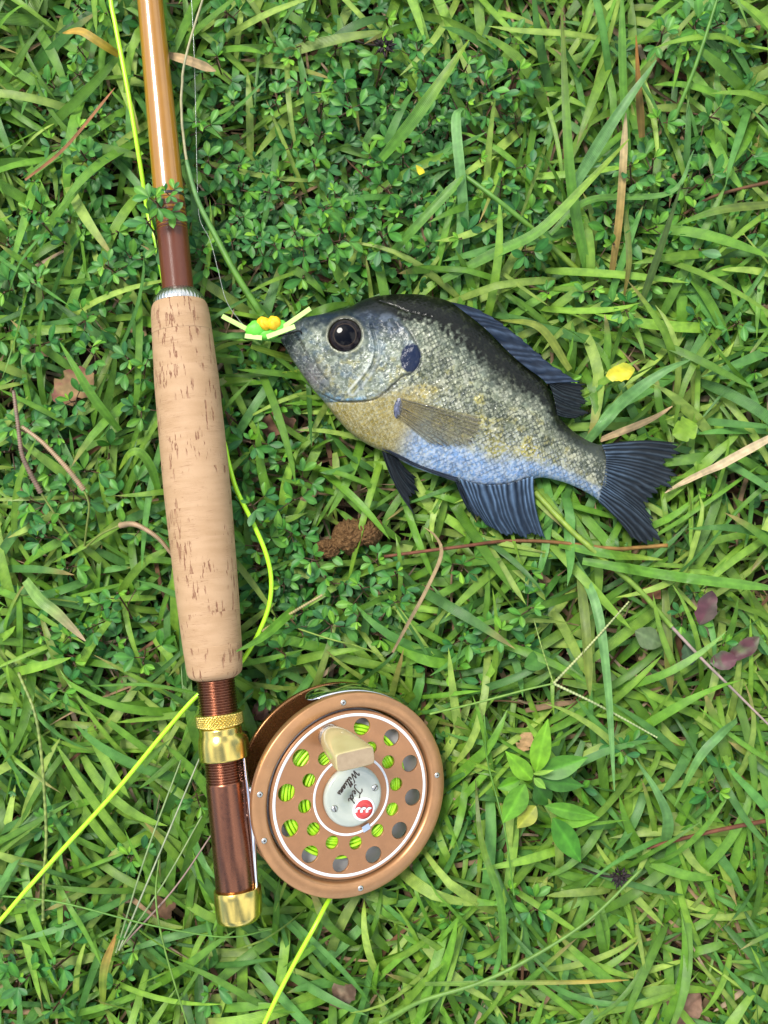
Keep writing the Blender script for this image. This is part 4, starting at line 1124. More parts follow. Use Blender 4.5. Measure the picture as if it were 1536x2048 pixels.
def stem_geom(plan, height):
    parts = [tube(np.array([[r0, r1_, z_] for r0, r1_, z_ in ((1.5, .8, -height), (.5, .3, -height * .5), (0, 0, 0))]), .28, 5)]
    seen = set()
    for (_, a_, pet, h_, *_r) in plan:
        if a_ in seen: continue
        seen.add(a_); parts.append(tube(np.array([[0, 0, h_ - 1.2], [pet * .5 * math.cos(a_), pet * .5 * math.sin(a_), h_ - .5], [pet * math.cos(a_), pet * math.sin(a_), h_]]), .17, 4))
    return join(parts)
protos = []
for k in range(8):
    r_ = np.random.default_rng(300 + k); pl = sprig_plan(r_)
    V, F_ = stem_geom(pl, 16); me = mesh('stem', V, F_, np.tile(STEMC, (len(V), 1)), np.zeros((len(V), 3))); me.materials.append(M['stem'])
    protos.append((pl, me, r_))
def place_sprig(px, py, ztop, label, group, sc=1., kind=None, rot=None, tilt=(0, 0)):
    k = rng.integers(0, len(protos)) if kind is None else kind
    pl, sm, r_ = protos[k]; P = W(px, py, ztop)
    o = thing('clover_sprig', label, 'clover', P, group)
    o.rotation_euler = (tilt[0], tilt[1], rng.uniform(0, 6.28) if rot is None else rot); o.scale = (sc, sc, sc)
    st_ = bpy.data.objects.new('stem', sm); C.objects.link(st_); st_.parent = o
    for (d, a_, pet, h_, tl, s_, yg) in pl:
        me = YOUNG[rng.integers(0, 2)] if yg else MATURE[rng.integers(0, 4)]
        l = bpy.data.objects.new('leaflet', me); C.objects.link(l); l.parent = o
        l.location = (pet * math.cos(a_) * .001, pet * math.sin(a_) * .001, h_ * .001)
        l.rotation_euler = (float(rng.normal(0, .25)), -tl, d); l.scale = (s_, s_, s_)
    return o
SPR = []
cand = 0
while len(SPR) < 296 and cand < 60000:
    cand += 1
    px, py = rng.uniform(5, 1531), rng.uniform(5, 2043)
    if rng.random() > clover_d(px, py) * .97 + .03 or rng.random() < bare(px, py): continue
    p = W(px, py, 20)
    a8 = np.linspace(0, 6.28, 9)[:-1]; cmin = float(min(ceil_at(p[0] + 8 * np.cos(a8), p[1] + 8 * np.sin(a8), False).min(), ceil_at(p[0], p[1])))
    if cmin < 13: continue
    if any((px - a_) ** 2 + (py - b_) ** 2 < 37 ** 2 for a_, b_, _ in SPR): continue
    SPR.append((px, py, min(rng.uniform(17, 30), cmin - 1)))
LAND = [((360, 700), 'beside the upper cork grip'), ((400, 1050), 'beside the middle of the cork grip'), ((430, 1300), 'beside the lower cork grip'), ((540, 650), 'around the foam fly'), ((620, 800), 'beside the throat of the fish'),
        ((820, 560), 'along the nape of the fish'), ((1050, 660), 'along the dorsal fin of the fish'), ((1290, 960), 'beside the tail fin'), ((1000, 1090), 'below the anal fin'), ((800, 980), 'below the belly of the fish'), ((695, 1085), 'around the brown clod'),
        ((330, 480), 'beside the thread wraps of the rod'), ((310, 200), 'beside the amber rod blank'), ((250, 150), 'left of the upper fly line'), ((690, 1600), 'beside the bronze reel'), ((1080, 1580), 'around the broadleaf seedling'), ((1107, 1367), 'near the forked seed head'),
        ((1150, 300), 'around the tall upright blade'), ((1255, 420), 'among the withered brown stalks'), ((1440, 420), 'near the dark bent twig'), ((1440, 1290), 'around the purple weed'), ((120, 950), 'among the three tan seed spikes'), ((150, 770), 'by the reddish dead leaf'), ((900, 200), 'above the dark dead leaf gap'), ((768, 92), 'around the dark withered clover head'),
        ((840, 335), 'near the tiny yellow leaflet'), ((450, 470), 'under the long stalk leading to the fly'), ((620, 250), 'in the thick clover bed right of the rod'), ((60, 450), 'left of the reddish dry straw'), ((60, 1600), 'beside the lower loose fly line'), ((540, 1180), 'inside the fly line loop')]
for (px, py, z) in SPR:
    k = int(rng.integers(0, 8)); sc = rng.uniform(.92, 1.42)
    wh = min(LAND, key=lambda q: (q[0][0] - px) ** 2 + (q[0][1] - py) ** 2)[1]
    yg = any(q[6] for q in protos[k][0]); nlf = len(protos[k][0]) // 3
    look = ('sparse', 'sparse', 'sparse', 'small', 'leafy', 'bushy')[min(nlf, 5)] if sc < 1.2 else 'large'
    place_sprig(px, py, z, look + (' clover sprig with pale young tip ' if yg else ' plain green clover sprig ') + wh, 'clover sprigs ' + wh, sc, kind=k, tilt=(rng.normal(0, .22), rng.normal(0, .22)))
# the sprig that leans over the rod's thread wraps
for (px, py, z, s_, lb) in ((310, 400, 48, 1.35, 'large fresh clover sprig leaning over the dark thread wraps of the rod'), (294, 442, 45, 1.4, 'full clover sprig hanging below the one over the wraps'), (332, 384, 46, .8, 'small clover sprig lying on the amber rod blank')):
    place_sprig(px, py, z, lb, 'clover leaning over the rod', s_)
place_sprig(500, 1010, 34, 'clover sprig lying over the fly line beside the cork grip', None, 1.15)
# lower clover, too dense to count
VB, FB, CB, UB_ = [], [], [], []; off = 0; made = 0
while made < 900:
    px, py = rng.uniform(-250, 1790), rng.uniform(-200, 2250)
    inside = 0 < px < 1536 and 0 < py < 2048
    if rng.random() > (clover_d(px, py) * (1 - bare(px, py)) if inside else .35): continue
    made += 1
    pl = protos[rng.integers(0, 8)][0]; P = W(px, py, rng.uniform(7, 17)); rz = rng.uniform(0, 6.28); sc = rng.uniform(.7, 1.1)
    tone = rng.uniform(.75, 1.2)
    for (d, a_, pet, h_, tl, s_, yg) in pl:
        c_, s2 = math.cos(tl), math.sin(tl); V = LV * s_ * sc
        V = np.stack([V[:, 0] * c_ - V[:, 2] * s2, V[:, 1], V[:, 0] * s2 + V[:, 2] * c_], -1)
        dd = d + rz; V = np.stack([V[:, 0] * math.cos(dd) - V[:, 1] * math.sin(dd), V[:, 0] * math.sin(dd) + V[:, 1] * math.cos(dd), V[:, 2]], -1)
        V = V + P + sc * np.array([pet * math.cos(a_ + rz), pet * math.sin(a_ + rz), h_])
        VB.append(V); FB.append(LF + off); off += len(V); CB.append(leaf_col(np.array([.038, .145, .030]) * tone, LR, LS)); UB_.append(LUV)
V = np.vstack(VB); V[:, 2] = np.maximum(V[:, 2], -2)
g = obj('clover_ground_cover', press(V, 1.), np.vstack(FB), M['clover'], None, col=np.vstack(CB), uvw=np.vstack(UB_))
tag(g, 'low dark clover ground cover under the grass', 'clover', kind='stuff')

# ------------------------------------------------------------------ blades, stalks and leaves one can pick out
GR, OL, YG, BL, TAN, BRN, RED, PAL, ORG = (.095, .235, .025), (.105, .155, .022), (.20, .31, .030), (.115, .26, .075), (.36, .26, .14), (.13, .065, .030), (.17, .065, .035), (.30, .36, .17), (.42, .26, .04)
def ribbon(name, pts, w, c0, label, cat='grass', c1=None, mt='grass', group=None, fold=.22, base_w=.7, tip=.45, n=26, roll=0., lift=4., free=False):
    """one long blade through (px, py, z) points"""
    a_ = np.array(pts, float); P = evencurve(W(a_[:, 0], a_[:, 1], a_[:, 2] + lift), n)
    s = np.linspace(0, 1, n)
    hw = w * .5 * .19 * (base_w + (1 - base_w) * np.clip(s * 4, 0, 1)) * np.clip((1 - s) / tip, .02, 1) ** .6
    T_ = np.gradient(P, axis=0); T_ /= np.linalg.norm(T_, axis=1)[:, None]
    S = np.cross([0, 0, 1.], T_); S /= np.linalg.norm(S, axis=1)[:, None] + 1e-9; N = np.cross(T_, S)
    rr = roll + .25 * np.sin(s * 4 + len(P) + w); S2 = S * np.cos(rr)[:, None] + N * np.sin(rr)[:, None]; N2 = np.cross(T_, S2)
    V = np.stack([P - S2 * hw[:, None], P - S2 * (.5 * hw)[:, None] - N2 * (.6 * fold * hw)[:, None], P - N2 * (fold * hw)[:, None], P + S2 * (.5 * hw)[:, None] - N2 * (.6 * fold * hw)[:, None], P + S2 * hw[:, None]], 1)
    c0 = np.array(c0); c1 = c0 * np.array([1.15, 1.12, 1.1]) if c1 is None else np.array(c1)
    k = smooth(s, .35, 1.0)[:, None, None]; cc = c0 * (1 - k) + c1 * k; cc = np.repeat(cc, 5, 1)
    cc[:, 2] *= 1.25; cc[:, (0, 4)] *= 1.12; cc *= (.95 + .3 * fbm(s * 9 + w, s * 0 + w))[:, None, None]
    uv = np.zeros((n, 5, 3)); uv[..., 0] = np.linspace(-1, 1, 5); uv[..., 1] = s[:, None] * 5
    if not free: V = press(V, .5, False)
    o = obj(name, V.reshape(-1, 3), grid_faces(n, 5), M[mt], None, col=np.clip(cc, .004, .9).reshape(-1, 3), uvw=uv.reshape(-1, 3), base=P[0])
    return tag(o, label, cat, group)
def stalk(name, pts, r0, r1_, c0, label, cat='grass stalk', c1=None, n=40, mt='stem', group=None, parent=None, seg=6, bumps=0., free=False):
    a_ = np.array(pts, float); P = evencurve(W(a_[:, 0], a_[:, 1], a_[:, 2]), n)
    if not free: P = press(P, .6, False)
    s = np.linspace(0, 1, n); r_ = r0 + (r1_ - r0) * s
    if bumps: r_ = r_ * (1 + bumps * np.abs(np.sin(np.arange(n) * 1.5708)))
    V, F_ = tube(P, r_, seg); c0 = np.array(c0); c1 = c0 if c1 is None else np.array(c1)
    cc = np.repeat(c0 + (c1 - c0) * smooth(s, .3, .9)[:, None], seg, 0)
    if bumps: cc = cc * (.75 + .45 * np.repeat(np.abs(np.sin(np.arange(n) * 1.5708)), seg))[:, None]
    o = obj(name, V, F_, M[mt], parent, col=np.clip(cc, .004, .9), uvw=np.zeros((len(V), 3)), base=None if parent else P[0])
    return tag(o, label, cat, group) if parent is None else o

ribbon('grass_shoot', [(1180, 566, 10), (1150, 420, 24), (1136, 290, 30), (1123, 15, 33)], 25, GR, 'tallest straight grass blade standing upright above the fish tail', c1=OL, tip=.8)
ribbon('grass_shoot', [(1140, 385, 18), (1225, 245, 28), (1313, 120, 33)], 24, BL, 'wide pale green blade crossing behind the tall upright blade', tip=.6)
ribbon('grass_shoot', [(885, 560, 15), (985, 508, 22), (1080, 460, 28), (1180, 360, 31), (1258, 278, 34)], 20, GR, 'long arched blade that crosses the foot of the upright blade', c1=YG)
stalk('grass_stalk', [(928, 350, 26), (1000, 404, 28), (1090, 480, 22), (1188, 572, 10)], .85, 1.25, GR, 'smooth round grass stalk slanting down toward the fish back', c1=YG)
ribbon('grass_shoot', [(762, 318, 16), (830, 235, 26), (938, 80, 33)], 24, GR, 'broad green blade slanting through the thick clover', c1=YG, tip=.5)
ribbon('grass_shoot', [(1258, 330, 16), (1246, 160, 26), (1244, -30, 32)], 15, GR, 'narrow straight blade beside the withered brown stalks', tip=.3)
ribbon('dry_stalk', [(1222, 555, 10), (1240, 420, 22), (1252, 225, 26)], 15, (.28, .20, .06), 'tan streaked withered blade, paler of the upright brown pair', 'dead grass', c1=(.42, .33, .18), mt='straw', tip=.2)
ribbon('dry_stalk', [(1284, 275, 20), (1276, 150, 28), (1272, 70, 31)], 16, (.15, .10, .025), 'rusty brown pointed blade among green stalks', 'dead grass', c1=(.30, .13, .03), mt='straw', tip=.8)
ribbon('grass_shoot', [(1250, 420, 18), (1258, 520, 20), (1246, 605, 14)], 12, OL, 'olive blade streaked with brown beside the tan withered blade', c1=(.20, .15, .03))
stalk('grass_stalk', [(1340, 260, 20), (1395, 120, 28), (1440, -20, 32)], .9, .5, GR, 'thin leaning stalk beside the dry reddish twigs')
ribbon('grass_shoot', [(1280, 612, 14), (1320, 500, 24), (1363, 368, 32)], 15, (.055, .10, .018), 'dark olive pointed blade leaning over the clover patch', tip=.6)
stalk('dry_twig', [(1368, 428, 18), (1430, 392, 22), (1545, 362, 24)], .6, .7, BRN, 'thin dark brown bent twig above the olive blade', 'twig', mt='straw')
ribbon('grass_shoot', [(1550, 408, 22), (1440, 420, 24), (1345, 452, 18)], 17, OL, 'olive brown blade lying under the dark twig', c1=GR)
ribbon('grass_shoot', [(933, 488, 14), (922, 360, 24), (912, 238, 24), (925, 218, 20)], 20, BL, 'pale blade with kinked top beside the round stalk', tip=.15)
ribbon('grass_shoot', [(770, 520, 14), (830, 455, 22), (928, 350, 26)], 17, GR, 'straight blade meeting the round stalk at its bend', tip=.15)
ribbon('grass_shoot', [(1100, 468, 14), (1180, 400, 18), (1340, 385, 22), (1388, 300, 22)], 14, GR, 'slender blade reaching into the right hand clover', c1=BL)
stalk('grass_stalk', [(520, 625, 31), (470, 545, 33), (430, 470, 33), (395, 400, 34), (372, 320, 35)], 1.35, .8, GR, 'long green stalk running from fly up beside the rod', c1=BL, n=50)
stalk('seed_stalk', [(374, 330, 35), (362, 250, 36), (361, 180, 36), (375, 100, 36), (408, -10, 36)], .55, .4, (.36, .33, .18), 'thin pale tan stalk curving beside the amber rod blank', 'grass stalk')
stalk('grass_stalk', [(1075, 985, 24), (1130, 1045, 27), (1190, 1104, 28), (1273, 1175, 28), (1343, 1253, 27)], 1.15, 1.0, (.20, .30, .03), 'stout yellow green stalk running out from under the anal fin', c1=(.15, .27, .03), n=50)
stalk('seed_stalk', [(1343, 1253, 27), (1405, 1319, 27), (1470, 1383, 26), (1550, 1462, 24)], .65, .4, (.34, .25, .22), 'thin pinkish dry end of the stout yellow green stalk')
sh = thing('crabgrass_plant', 'forked crabgrass seed head with two beaded pale arms', 'seed head', W(1107, 1367, 0))
stalk('seed_arm', [(1107, 1367, 32), (1180, 1290, 33), (1258, 1203, 33)], .42, .25, (.32, .36, .14), None, parent=sh, n=70, bumps=.5, free=True)
stalk('seed_arm', [(1107, 1367, 32), (1200, 1412, 33), (1314, 1475, 33)], .42, .25, (.34, .40, .18), None, parent=sh, n=70, bumps=.5, free=True)
stalk('seed_arm', [(1107, 1367, 32), (1085, 1300, 32), (1068, 1240, 30)], .28, .2, (.2, .3, .06), None, parent=sh, n=30, bumps=.3, free=True)
stalk('stem', [(1107, 1367, 32), (1050, 1380, 31), (960, 1404, 29), (860, 1428, 22)], .35, .45, (.15, .28, .04), None, parent=sh, free=True)
ribbon('grass_shoot', [(1150, 1125, 16), (1192, 1210, 26), (1215, 1365, 31), (1229, 1582, 32)], 21, BL, 'longest blade hanging past the forked seed head', tip=.7)
ribbon('grass_shoot', [(1160, 1150, 20), (1172, 1260, 28), (1180, 1392, 30)], 20, OL, 'blunt olive blade lying beside the longest hanging blade', c1=(.15, .20, .03), tip=.25)
ribbon('grass_shoot', [(1330, 1180, 16), (1336, 1290, 22), (1342, 1390, 20)], 18, OL, 'brown stained upright blade near the purple weed', c1=(.14, .12, .02), tip=.2)
ribbon('grass_shoot', [(1475, 1440, 20), (1440, 1470, 30), (1397, 1518, 31), (1349, 1613, 28)], 17, BL, 'pale bent blade with a rolled shoulder right of the seedling', c1=GR, tip=.5)
ribbon('grass_shoot', [(1328, 1700, 12), (1336, 1640, 24), (1314, 1584, 31), (1271, 1518, 33)], 22, BL, 'curved sickle shaped pale blade right of the seedling', tip=.7)
ribbon('grass_shoot', [(1165, 1122, 24), (1260, 1138, 28), (1355, 1154, 29), (1560, 1178, 26)], 20, GR, 'long flat blade lying straight below the fish tail', c1=GR, tip=.2)
ribbon('grass_shoot', [(1120, 1090, 20), (1230, 1110, 27), (1340, 1122, 26)], 17, GR, 'yellow green blade tucked beneath the tail fin', c1=YG)
stalk('dry_twig', [(1560, 1636, 22), (1420, 1664, 24), (1293, 1696, 20)], .9, .7, RED, 'reddish brown straight twig below the sickle shaped blade', 'twig', mt='straw')
stalk('dry_twig', [(768, 1113, 24), (900, 1096, 25), (1010, 1084, 25), (1110, 1085, 25), (1240, 1098, 24), (1345, 1092, 23)], .6, .8, RED, 'long reddish brown straw lying just below the anal fin', 'twig', c1=(.30, .17, .05), mt='straw')
stalk('grass_stalk', [(760, 2045, 24), (843, 2002, 30), (960, 1965, 32), (1068, 1912, 33), (1180, 1838, 33), (1283, 1738, 32)], .95, .5, (.12, .24, .035), 'long curved green stalk bending past the dark dried seed head', n=60)
ribbon('grass_shoot', [(850, 1968, 24), (1018, 1966, 30), (1160, 1964, 31), (1258, 1960, 30)], 10, (.13, .24, .04), 'straight narrow stalk with yellow dried tip', c1=(.42, .30, .05), tip=.2)
stalk('grass_stalk', [(968, 1430, 30), (978, 1525, 32), (1008, 1650, 32), (1028, 1790, 28)], .35, .3, GR, 'hair thin green stalk falling past the broadleaf seedling')
ribbon('grass_shoot', [(240, 862, 18), (190, 800, 28), (150, 735, 31), (120, 685, 30)], 17, GR, 'straight blade crossing the reddish dead leaf', tip=.5)
ribbon('grass_shoot', [(318, 985, 20), (302, 935, 28), (280, 905, 31), (258, 908, 30), (238, 940, 22)], 17, GR, 'arched blade bowing toward the cork grip', c1=YG)
ribbon('grass_shoot', [(50, 1160, 24), (80, 1200, 30), (113, 1226, 31), (171, 1282, 28)], 24, (.17, .30, .07), 'wide blade with a bleached pink margin', c1=(.40, .30, .18))
ss = thing('dried_seed_stalk', 'dried grass plant with three ribbed tan seed spikes', 'seed head', W(168, 1098, 0))
for body_, spike in (([(168, 1098, 20), (174, 1050, 29), (178, 1010, 34), (168, 980, 36)], [(168, 980, 36), (145, 950, 37), (120, 921, 38), (85, 885, 38), (44, 853, 37)]),
                     ([(168, 1098, 20), (200, 1070, 30), (239, 1051, 35)], [(239, 1051, 35), (265, 1048, 37), (290, 1058, 38), (318, 1078, 38), (345, 1110, 36)]),
                     ([(158, 1100, 20), (120, 1044, 28), (82, 986, 33)], [(82, 986, 33), (60, 945, 35), (44, 908, 36), (36, 850, 36), (27, 781, 35)])):
    stalk('stem', body_, .45, .4, (.19, .24, .05), None, parent=ss, free=True)
    stalk('spike', spike, .75, .5, (.38, .26, .15) if spike[0][0] != 82 else (.20, .13, .09), None, parent=ss, n=90, bumps=.6, seg=8, free=True)
for k, (e1_, e2_) in enumerate((((232, 1905), (362, 1520)), ((238, 1900), (402, 1510)), ((242, 1895), (404, 1632)), ((246, 1890), (424, 1668)))):
    stalk('grass_stalk', [(*e1_, 18), ((e1_[0] + e2_[0]) / 2 + 6 * (k - 1), (e1_[1] + e2_[1]) / 2, 30), (*e2_, 31)], .38, .3, ((.24, .33, .14), (.34, .38, .24), (.22, .30, .12), (.30, .20, .17))[k], ('thin green', 'thin whitish', 'thin yellowish green', 'thin purplish brown')[k] + ' stem fanning out beside the brown reel seat', 'grass stalk', group='fan of thin stems')
stalk('grass_stalk', [(-20, 1790, 26), (120, 1805, 31), (300, 1850, 33), (450, 1874, 33), (545, 1858, 30)], .4, .3, GR, 'hair thin green runner sweeping below the gold butt cap', n=60)
stalk('grass_stalk', [(318, 1720, 22), (312, 1800, 30), (330, 1900, 31), (378, 2060, 28)], .4, .35, (.14, .26, .04), 'thin upright stalk crossing the hair thin runner')
stalk('seed_stalk', [(37, 1345, 24), (75, 1450, 31), (92, 1650, 32), (87, 1760, 32), (86, 1840, 28)], .55, .5, (.20, .26, .06), 'leaning seed stalk crossed by the lower left fly line', bumps=.25, n=70)
ribbon('grass_shoot', [(590, 1215, 26), (561, 1243, 36), (520, 1278, 46), (472, 1303, 51.5)], 18, GR, 'blade with its tip lying over the lower cork grip', tip=.5, free=True)
stalk('seed_stalk', [(645, 1190, 34), (590, 1222, 34), (525, 1262, 31)], .42, .5, (.30, .25, .10), 'short beaded tan seed spike beside the cork grip', bumps=.4, n=60)
stalk('grass_stalk', [(545, 1240, 28), (640, 1272, 30), (700, 1290, 31), (765, 1315, 28)], .32, .3, (.2, .3, .04), 'thin yellow green stalk below the tan seed spike')
ribbon('dry_stalk', [(785, 1305, 20), (820, 1240, 28), (850, 1185, 31), (883, 1110, 32), (875, 1075, 32), (852, 1056, 30)], 7, (.30, .22, .12), 'thin curled dry blade hooked below the pelvic fin', 'dead grass', mt='straw', tip=.2)
ribbon('dry_stalk', [(238, 110, 24), (195, 82, 31), (160, 62, 31), (125, 66, 28)], 17, (.34, .24, .03), 'curled orange yellow dying blade left of the fly line', 'dead grass', c1=ORG, tip=.3)
ribbon('dry_stalk', [(332, 108, 24), (380, 122, 28), (432, 142, 25)], 17, TAN, 'flat tan dead blade sticking out beside the amber rod', 'dead grass', mt='straw', tip=.2)
ribbon('dry_stalk', [(50, 360, 20), (130, 295, 27), (230, 175, 27)], 6, (.28, .13, .06), 'straight reddish dry straw left of the fly line', 'dead grass', mt='straw', tip=.15)
ribbon('dry_stalk', [(1200, 880, 14), (1300, 840, 22), (1345, 812, 20)], 14, TAN, 'tan dead blade above the tail fin', 'dead grass', mt='straw')
ribbon('dry_stalk', [(1560, 865, 22), (1450, 925, 25), (1345, 985, 22)], 17, (.46, .36, .22), 'bleached straw blade beside the tail fin tip', 'dead grass', mt='straw')
ribbon('dry_stalk', [(960, 985, 16), (958, 1020, 20), (956, 1045, 20)], 16, (.26, .25, .05), 'short yellowing blade under the anal fin spines', 'dead grass', tip=.3)
ribbon('grass_shoot', [(1170, 890, 14), (1250, 800, 26), (1330, 742, 31), (1380, 720, 28)], 22, BL, 'broad pale blade rising beside the soft dorsal fin')
ribbon('grass_shoot', [(1140, 740, 16), (1080, 655, 20), (1000, 640, 16)], 16, (.17, .22, .03), 'yellowing blade poking out above the dorsal fin')
ribbon('grass_shoot', [(430, 1395, 24), (300, 1370, 30), (180, 1372, 28)], 7, GR, 'thin blade ending at the brown reel seat threads', tip=.3)
ribbon('grass_shoot', [(560, 740, 24), (620, 720, 22), (500, 690, 26)][::-1], 14, YG, 'bright blade curling under the fly')
ribbon('dry_stalk', [(205, 2010, 18), (208, 1940, 28), (232, 1868, 31)], 16, (.18, .25, .03), 'green blade with an orange withered tip', 'grass', c1=(.40, .22, .05), tip=.3)
ribbon('grass_shoot', [(1010, 1930, 16), (1000, 1800, 28), (968, 1700, 30), (958, 1580, 28)], 15, GR, 'upright olive edged blade right of the reel', c1=OL)

# broad leaves
def leaf_at(name, p0, p1, w, z0, z1, c_, parent=None, mt='clover', fold=.25, curl=.12, ob=.42, tip=.25, rib=.4, label=None, cat=None, group=None, wav=0., nl=14, nw=9, edge=None, roll=0.):
    A1, B1 = W(*p0, z0), W(*p1, z1); L = np.linalg.norm(B1 - A1); d = (B1 - A1) / L
    V, F_, uv, rb, s = leaf_grid(L, w * .188, nl, nw, ob, fold, curl, tip)
    if wav: V[:, 1] *= 1 + wav * (fbm(s * 7 + p0[0], np.sign(V[:, 1]) * 3 + 9) - .5) * 2; V[:, 2] += wav * L * .12 * (fbm(s * 4 + p0[1], V[:, 1] * .5 + 9) - .5) * 2
    S = np.cross([0, 0, 1.], d); S /= np.linalg.norm(S); N = np.cross(d, S)
    S, N = S * math.cos(roll) + N * math.sin(roll), N * math.cos(roll) - S * math.sin(roll)
    Vw = A1 + V[:, :1] * d + V[:, 1:2] * S + V[:, 2:] * N
    cc = leaf_col(c_, rb, s, rib)
    side_v = np.abs(np.sin(s * 22 + np.abs(uv[:, 0]) * -5)) ** 8
    cc = cc * (1 + .12 * side_v)[:, None] * (.8 + .4 * fbm(Vw[:, 0] * .35 + 60, Vw[:, 1] * .35 + 60))[:, None]
    if edge is not None:
        k = smooth(fbm(Vw[:, 0] * .16 + 30, Vw[:, 1] * .16 + 30, 3), .42, .6)[:, None]; cc = cc * (1 - k) + np.array(edge) * k
    o = obj(name, Vw, F_, M[mt], parent, col=np.clip(cc, .004, .9), uvw=uv, base=None if parent else A1)
    return tag(o, label, cat, group) if parent is None else o
sd = thing('broadleaf_seedling', 'bright green broadleaf seedling with pointed leaves right of the reel', 'plant', W(1066, 1555, 0))
LG = (.105, .29, .016)
for p0, p1, w, z0, z1, c_ in (((1072, 1545), (1095, 1440), 40, 30, 33, LG), ((1064, 1560), (1012, 1504), 36, 31, 34, LG), ((1076, 1548), (1176, 1516), 44, 29, 31, (.075, .23, .02)), ((1080, 1560), (1170, 1573), 34, 27, 27, (.07, .2, .022)),
                              ((1050, 1568), (1006, 1648), 46, 29, 28, (.09, .26, .02)), ((1040, 1560), (995, 1577), 28, 27, 27, LG), ((1072, 1612), (1034, 1657), 36, 27, 27, (.24, .27, .03)), ((1070, 1570), (1102, 1612), 42, 24, 22, (.05, .15, .018)),
                              ((1090, 1612), (1200, 1636), 30, 27, 28, (.12, .29, .02)), ((1104, 1640), (1196, 1640), 30, 25, 28, LG), ((1106, 1636), (1163, 1727), 46, 26, 25, (.09, .26, .02)), ((1066, 1548), (1108, 1541), 10, 33, 35, (.22, .40, .05)), ((1068, 1556), (1092, 1578), 16, 34, 35, (.22, .40, .05))):
    leaf_at('leaf', p0, p1, w, z0 + 6, z1 + 6, c_, sd, fold=.28, tip=.35, roll=rng.normal(0, .15))
V, F_ = tube(evencurve(W(*np.array([(1066, 1552, 31), (1074, 1580, 27), (1092, 1615, 25), (1106, 1640, 22), (1118, 1668, 4)], float).T), 20), .55, 7)
obj('stem', V, F_, M['stem'], sd, col=np.tile([.16, .26, .05], (len(V), 1)), uvw=np.zeros((len(V), 3)))
pw = thing('purple_weed', 'dull weed with purple tinged oval leaves near the right edge', 'plant', W(1440, 1290, 0))
for p0, p1, w, c_ in (((1400, 1250), (1425, 1182), 44, (.10, .07, .06)), ((1455, 1320), (1520, 1275), 36, (.12, .13, .06)), ((1420, 1325), (1475, 1318), 40, (.085, .11, .06)), ((1270, 1262), (1325, 1290), 40, (.08, .13, .055)), ((1385, 1330), (1370, 1290), 34, (.07, .12, .06))):
    leaf_at('leaf', p0, p1, w, 22, 24, c_, pw, ob=.5, tip=.05, wav=.3, edge=(.13, .05, .065) if p0[0] > 1390 else None)
V, F_ = tube(evencurve(W(*np.array([(1400, 1250, 18), (1420, 1290, 12), (1420, 1325, 14), (1455, 1320, 16)], float).T), 16), .5, 6)
obj('stem', V, F_, M['stem'], pw, col=np.tile([.14, .10, .06], (len(V), 1)), uvw=np.zeros((len(V), 3)))
for nm, p0, p1, w, z, c_, ed, lb in (
        ('dead_leaf', (105, 800), (185, 745), 78, 18, (.20, .085, .06), (.26, .17, .08), 'reddish pink dead leaf showing between blades left of the grip'),
        ('dead_leaf', (512, 860), (592, 840), 50, 13, (.17, .09, .055), (.10, .05, .03), 'brown lobed dead leaf in the gap below the fly'),
        ('dead_leaf', (925, 245), (972, 292), 44, 10, (.10, .055, .038), (.05, .03, .02), 'dark brown dead leaf in the gap above the fish'),
        ('dead_leaf', (1285, 1205), (1322, 1170), 36, 20, (.24, .10, .05), (.14, .06, .03), 'small rust brown dead leaf beside the stout stalk'),
        ('dead_leaf', (1040, 1505), (1062, 1465), 34, 20, (.38, .24, .12), None, 'tan dead leaf bit above the broadleaf seedling'),
        ('dead_leaf', (1340, 2040), (1400, 1985), 80, 12, (.20, .12, .085), (.13, .07, .05), 'large dull brown dead leaf at the lawn below the twigs'),
        ('dead_leaf', (510, 1440), (548, 1385), 40, 14, (.24, .14, .10), (.15, .07, .05), 'wrinkled brown dead leaf between cork grip and reel'),
        ('dead_leaf', (660, 2010), (710, 1970), 50, 16, (.22, .16, .11), (.10, .06, .04), 'pale crumpled dead leaf below the reel'),
        ('dead_leaf', (300, 1830), (352, 1800), 44, 11, (.13, .07, .04), (.22, .10, .05), 'dark rusty dead leaf left of the gold butt cap'),
        ('dead_leaf', (640, 975), (600, 1000), 26, 14, (.26, .17, .10), None, 'little tan dead leaf scrap near the belly of the fish')):
    leaf_at(nm, p0, p1, w, z, z + 1.5, c_, None, 'deadleaf', .1, .06, .5, .1, .15, lb, 'leaf', None, .75, edge=ed, nl=22, nw=11)
leaf_at('yellow_leaf', (1212, 752), (1270, 738), 36, 31, 32, (.55, .50, .03), None, 'clover', .12, .1, .5, .0, .1, 'bright yellow oval leaf above the dorsal fin', 'leaf', wav=.4, edge=(.30, .36, .03))
leaf_at('yellow_leaf', (832, 330), (848, 352), 14, 24, 23, (.62, .55, .03), None, 'clover', .2, .1, .6, .0, .1, 'tiny yellow clover leaflet among green sprigs', 'leaf')
leaf_at('round_leaf', (1345, 870), (1395, 850), 50, 25, 26, (.22, .36, .03), None, 'clover', .1, .1, .5, .0, .2, 'light green round leaf above the tail fin', 'leaf', wav=.4)
leaf_at('round_leaf', (1100, 1305), (1050, 1335), 40, 24, 25, (.085, .21, .03), None, 'clover', .1, .1, .5, .0, .2, 'dark round nibbled leaf left of the forked seed head', 'leaf')
leaf_at('round_leaf', (1330, 1745), (1385, 1650), 44, 18, 19, (.10, .25, .02), None, 'clover', .1, .1, .5, .0, .2, 'oval green leaf under the reddish twig', 'leaf')

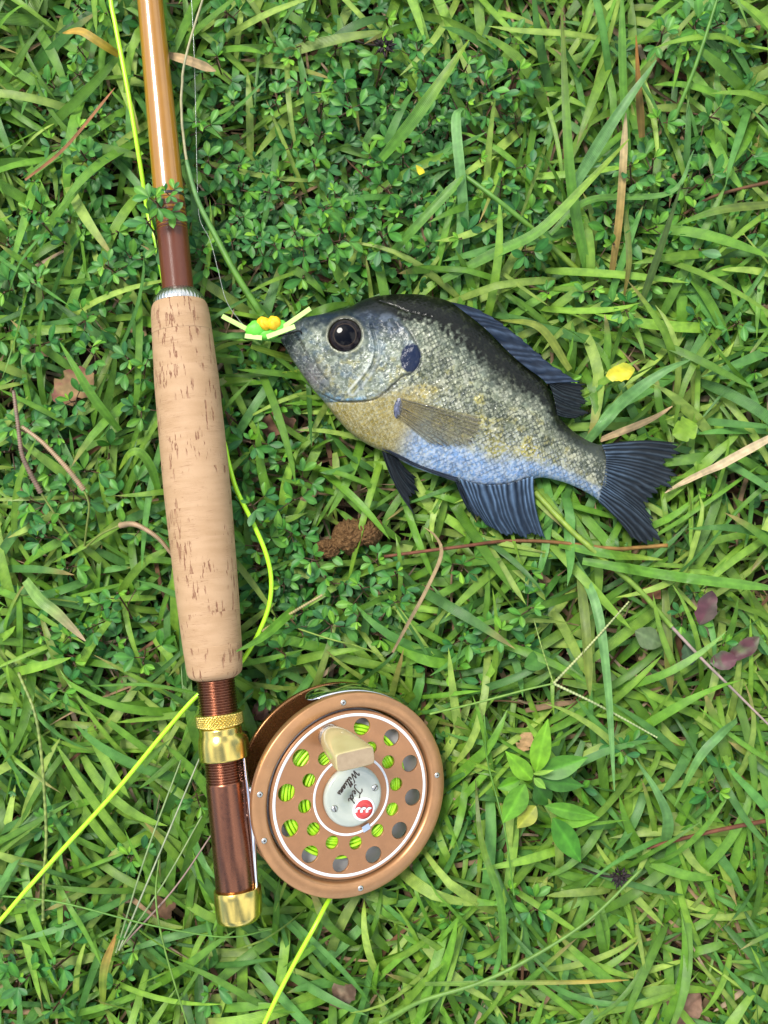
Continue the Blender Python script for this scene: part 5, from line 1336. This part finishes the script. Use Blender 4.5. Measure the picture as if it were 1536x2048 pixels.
# crumbly clod
m = M['clod'] = mat('crumbly_clod', (.16, .085, .035), .95, spec=.15)
t, b, new, lk = nodes(m); geo = new('NewGeometry')
nn = noise(m, geo.outputs['Position'], 900, 6, .75)
lk(mixc(m, ramp(m, nn, .3, .7), (.07, .032, .012), (.30, .17, .07)), b.inputs['Base Color']); lk(bump(m, nn, 1., .0015), b.inputs['Normal'])
clod = thing('soil_clod', 'crumbly brown clod half hidden in grass below the fish', 'clod', W(700, 1075, 0))
for cx, cy, rx, ry, sd_ in ((657, 1098, 4.6, 4.0, 1), (697, 1072, 6.4, 6.6, 2), (738, 1064, 5.2, 5.6, 3)):
    ph = np.linspace(0, math.pi, 70); tt = np.linspace(0, 2 * math.pi, 110, endpoint=False); PH, TT = np.meshgrid(ph, tt, indexing='ij')
    ux, uy, uz = np.sin(PH) * np.cos(TT), np.sin(PH) * np.sin(TT), np.cos(PH)
    k = 1 + .22 * (fbm(ux * 1.5 + 9 + sd_, uy * 1.5 + uz + 9) - .5) * 2 + .16 * (fbm(ux * 7 + 30, uy * 7 + uz * 5 + 30, 3) - .5) * 2
    Vc = W(cx, cy, 16) + np.stack([rx * k * ux, ry * k * uy, 8.5 * k * uz], -1)
    obj('lump', Vc.reshape(-1, 3), grid_faces(70, 110, True), M['clod'], clod)
# dried black seed heads
for (px, py, z, r_, lb) in ((1240, 1755, 27, 3.4, 'shrivelled black seed head caught against the long curved stalk'), (768, 92, 24, 3.6, 'dark withered clover head in the thick clover above the fish')):
    bh = thing('withered_head', lb, 'seed head', W(px, py, 0)); parts = []
    for k in range(46):
        d = rng.normal(size=3); d /= np.linalg.norm(d); p = W(px, py, z) + d * r_ * rng.uniform(.2, .8); q = p + d * r_ * rng.uniform(.4, .7) + rng.normal(0, .4, 3)
        parts.append(tube(np.array([p, (p + q) / 2 + rng.normal(0, .2, 3), q]), np.array([.55, .4, .08]), 5))
    V, F_ = join(parts); obj('floret_cluster', V, F_, M['deadleaf'], bh, col=np.tile([.035, .026, .028], (len(V), 1)), uvw=np.zeros((len(V), 3)))
    V, F_ = tube(evencurve(W(*np.array([(px, py, z), (px - 40, py - 5, z - 4), (px - 85, py - 22, z - 12)], float).T), 14), .45, 6)
    obj('stalk', V, F_, M['deadleaf'], bh, col=np.tile([.03, .022, .018], (len(V), 1)), uvw=np.zeros((len(V), 3)))
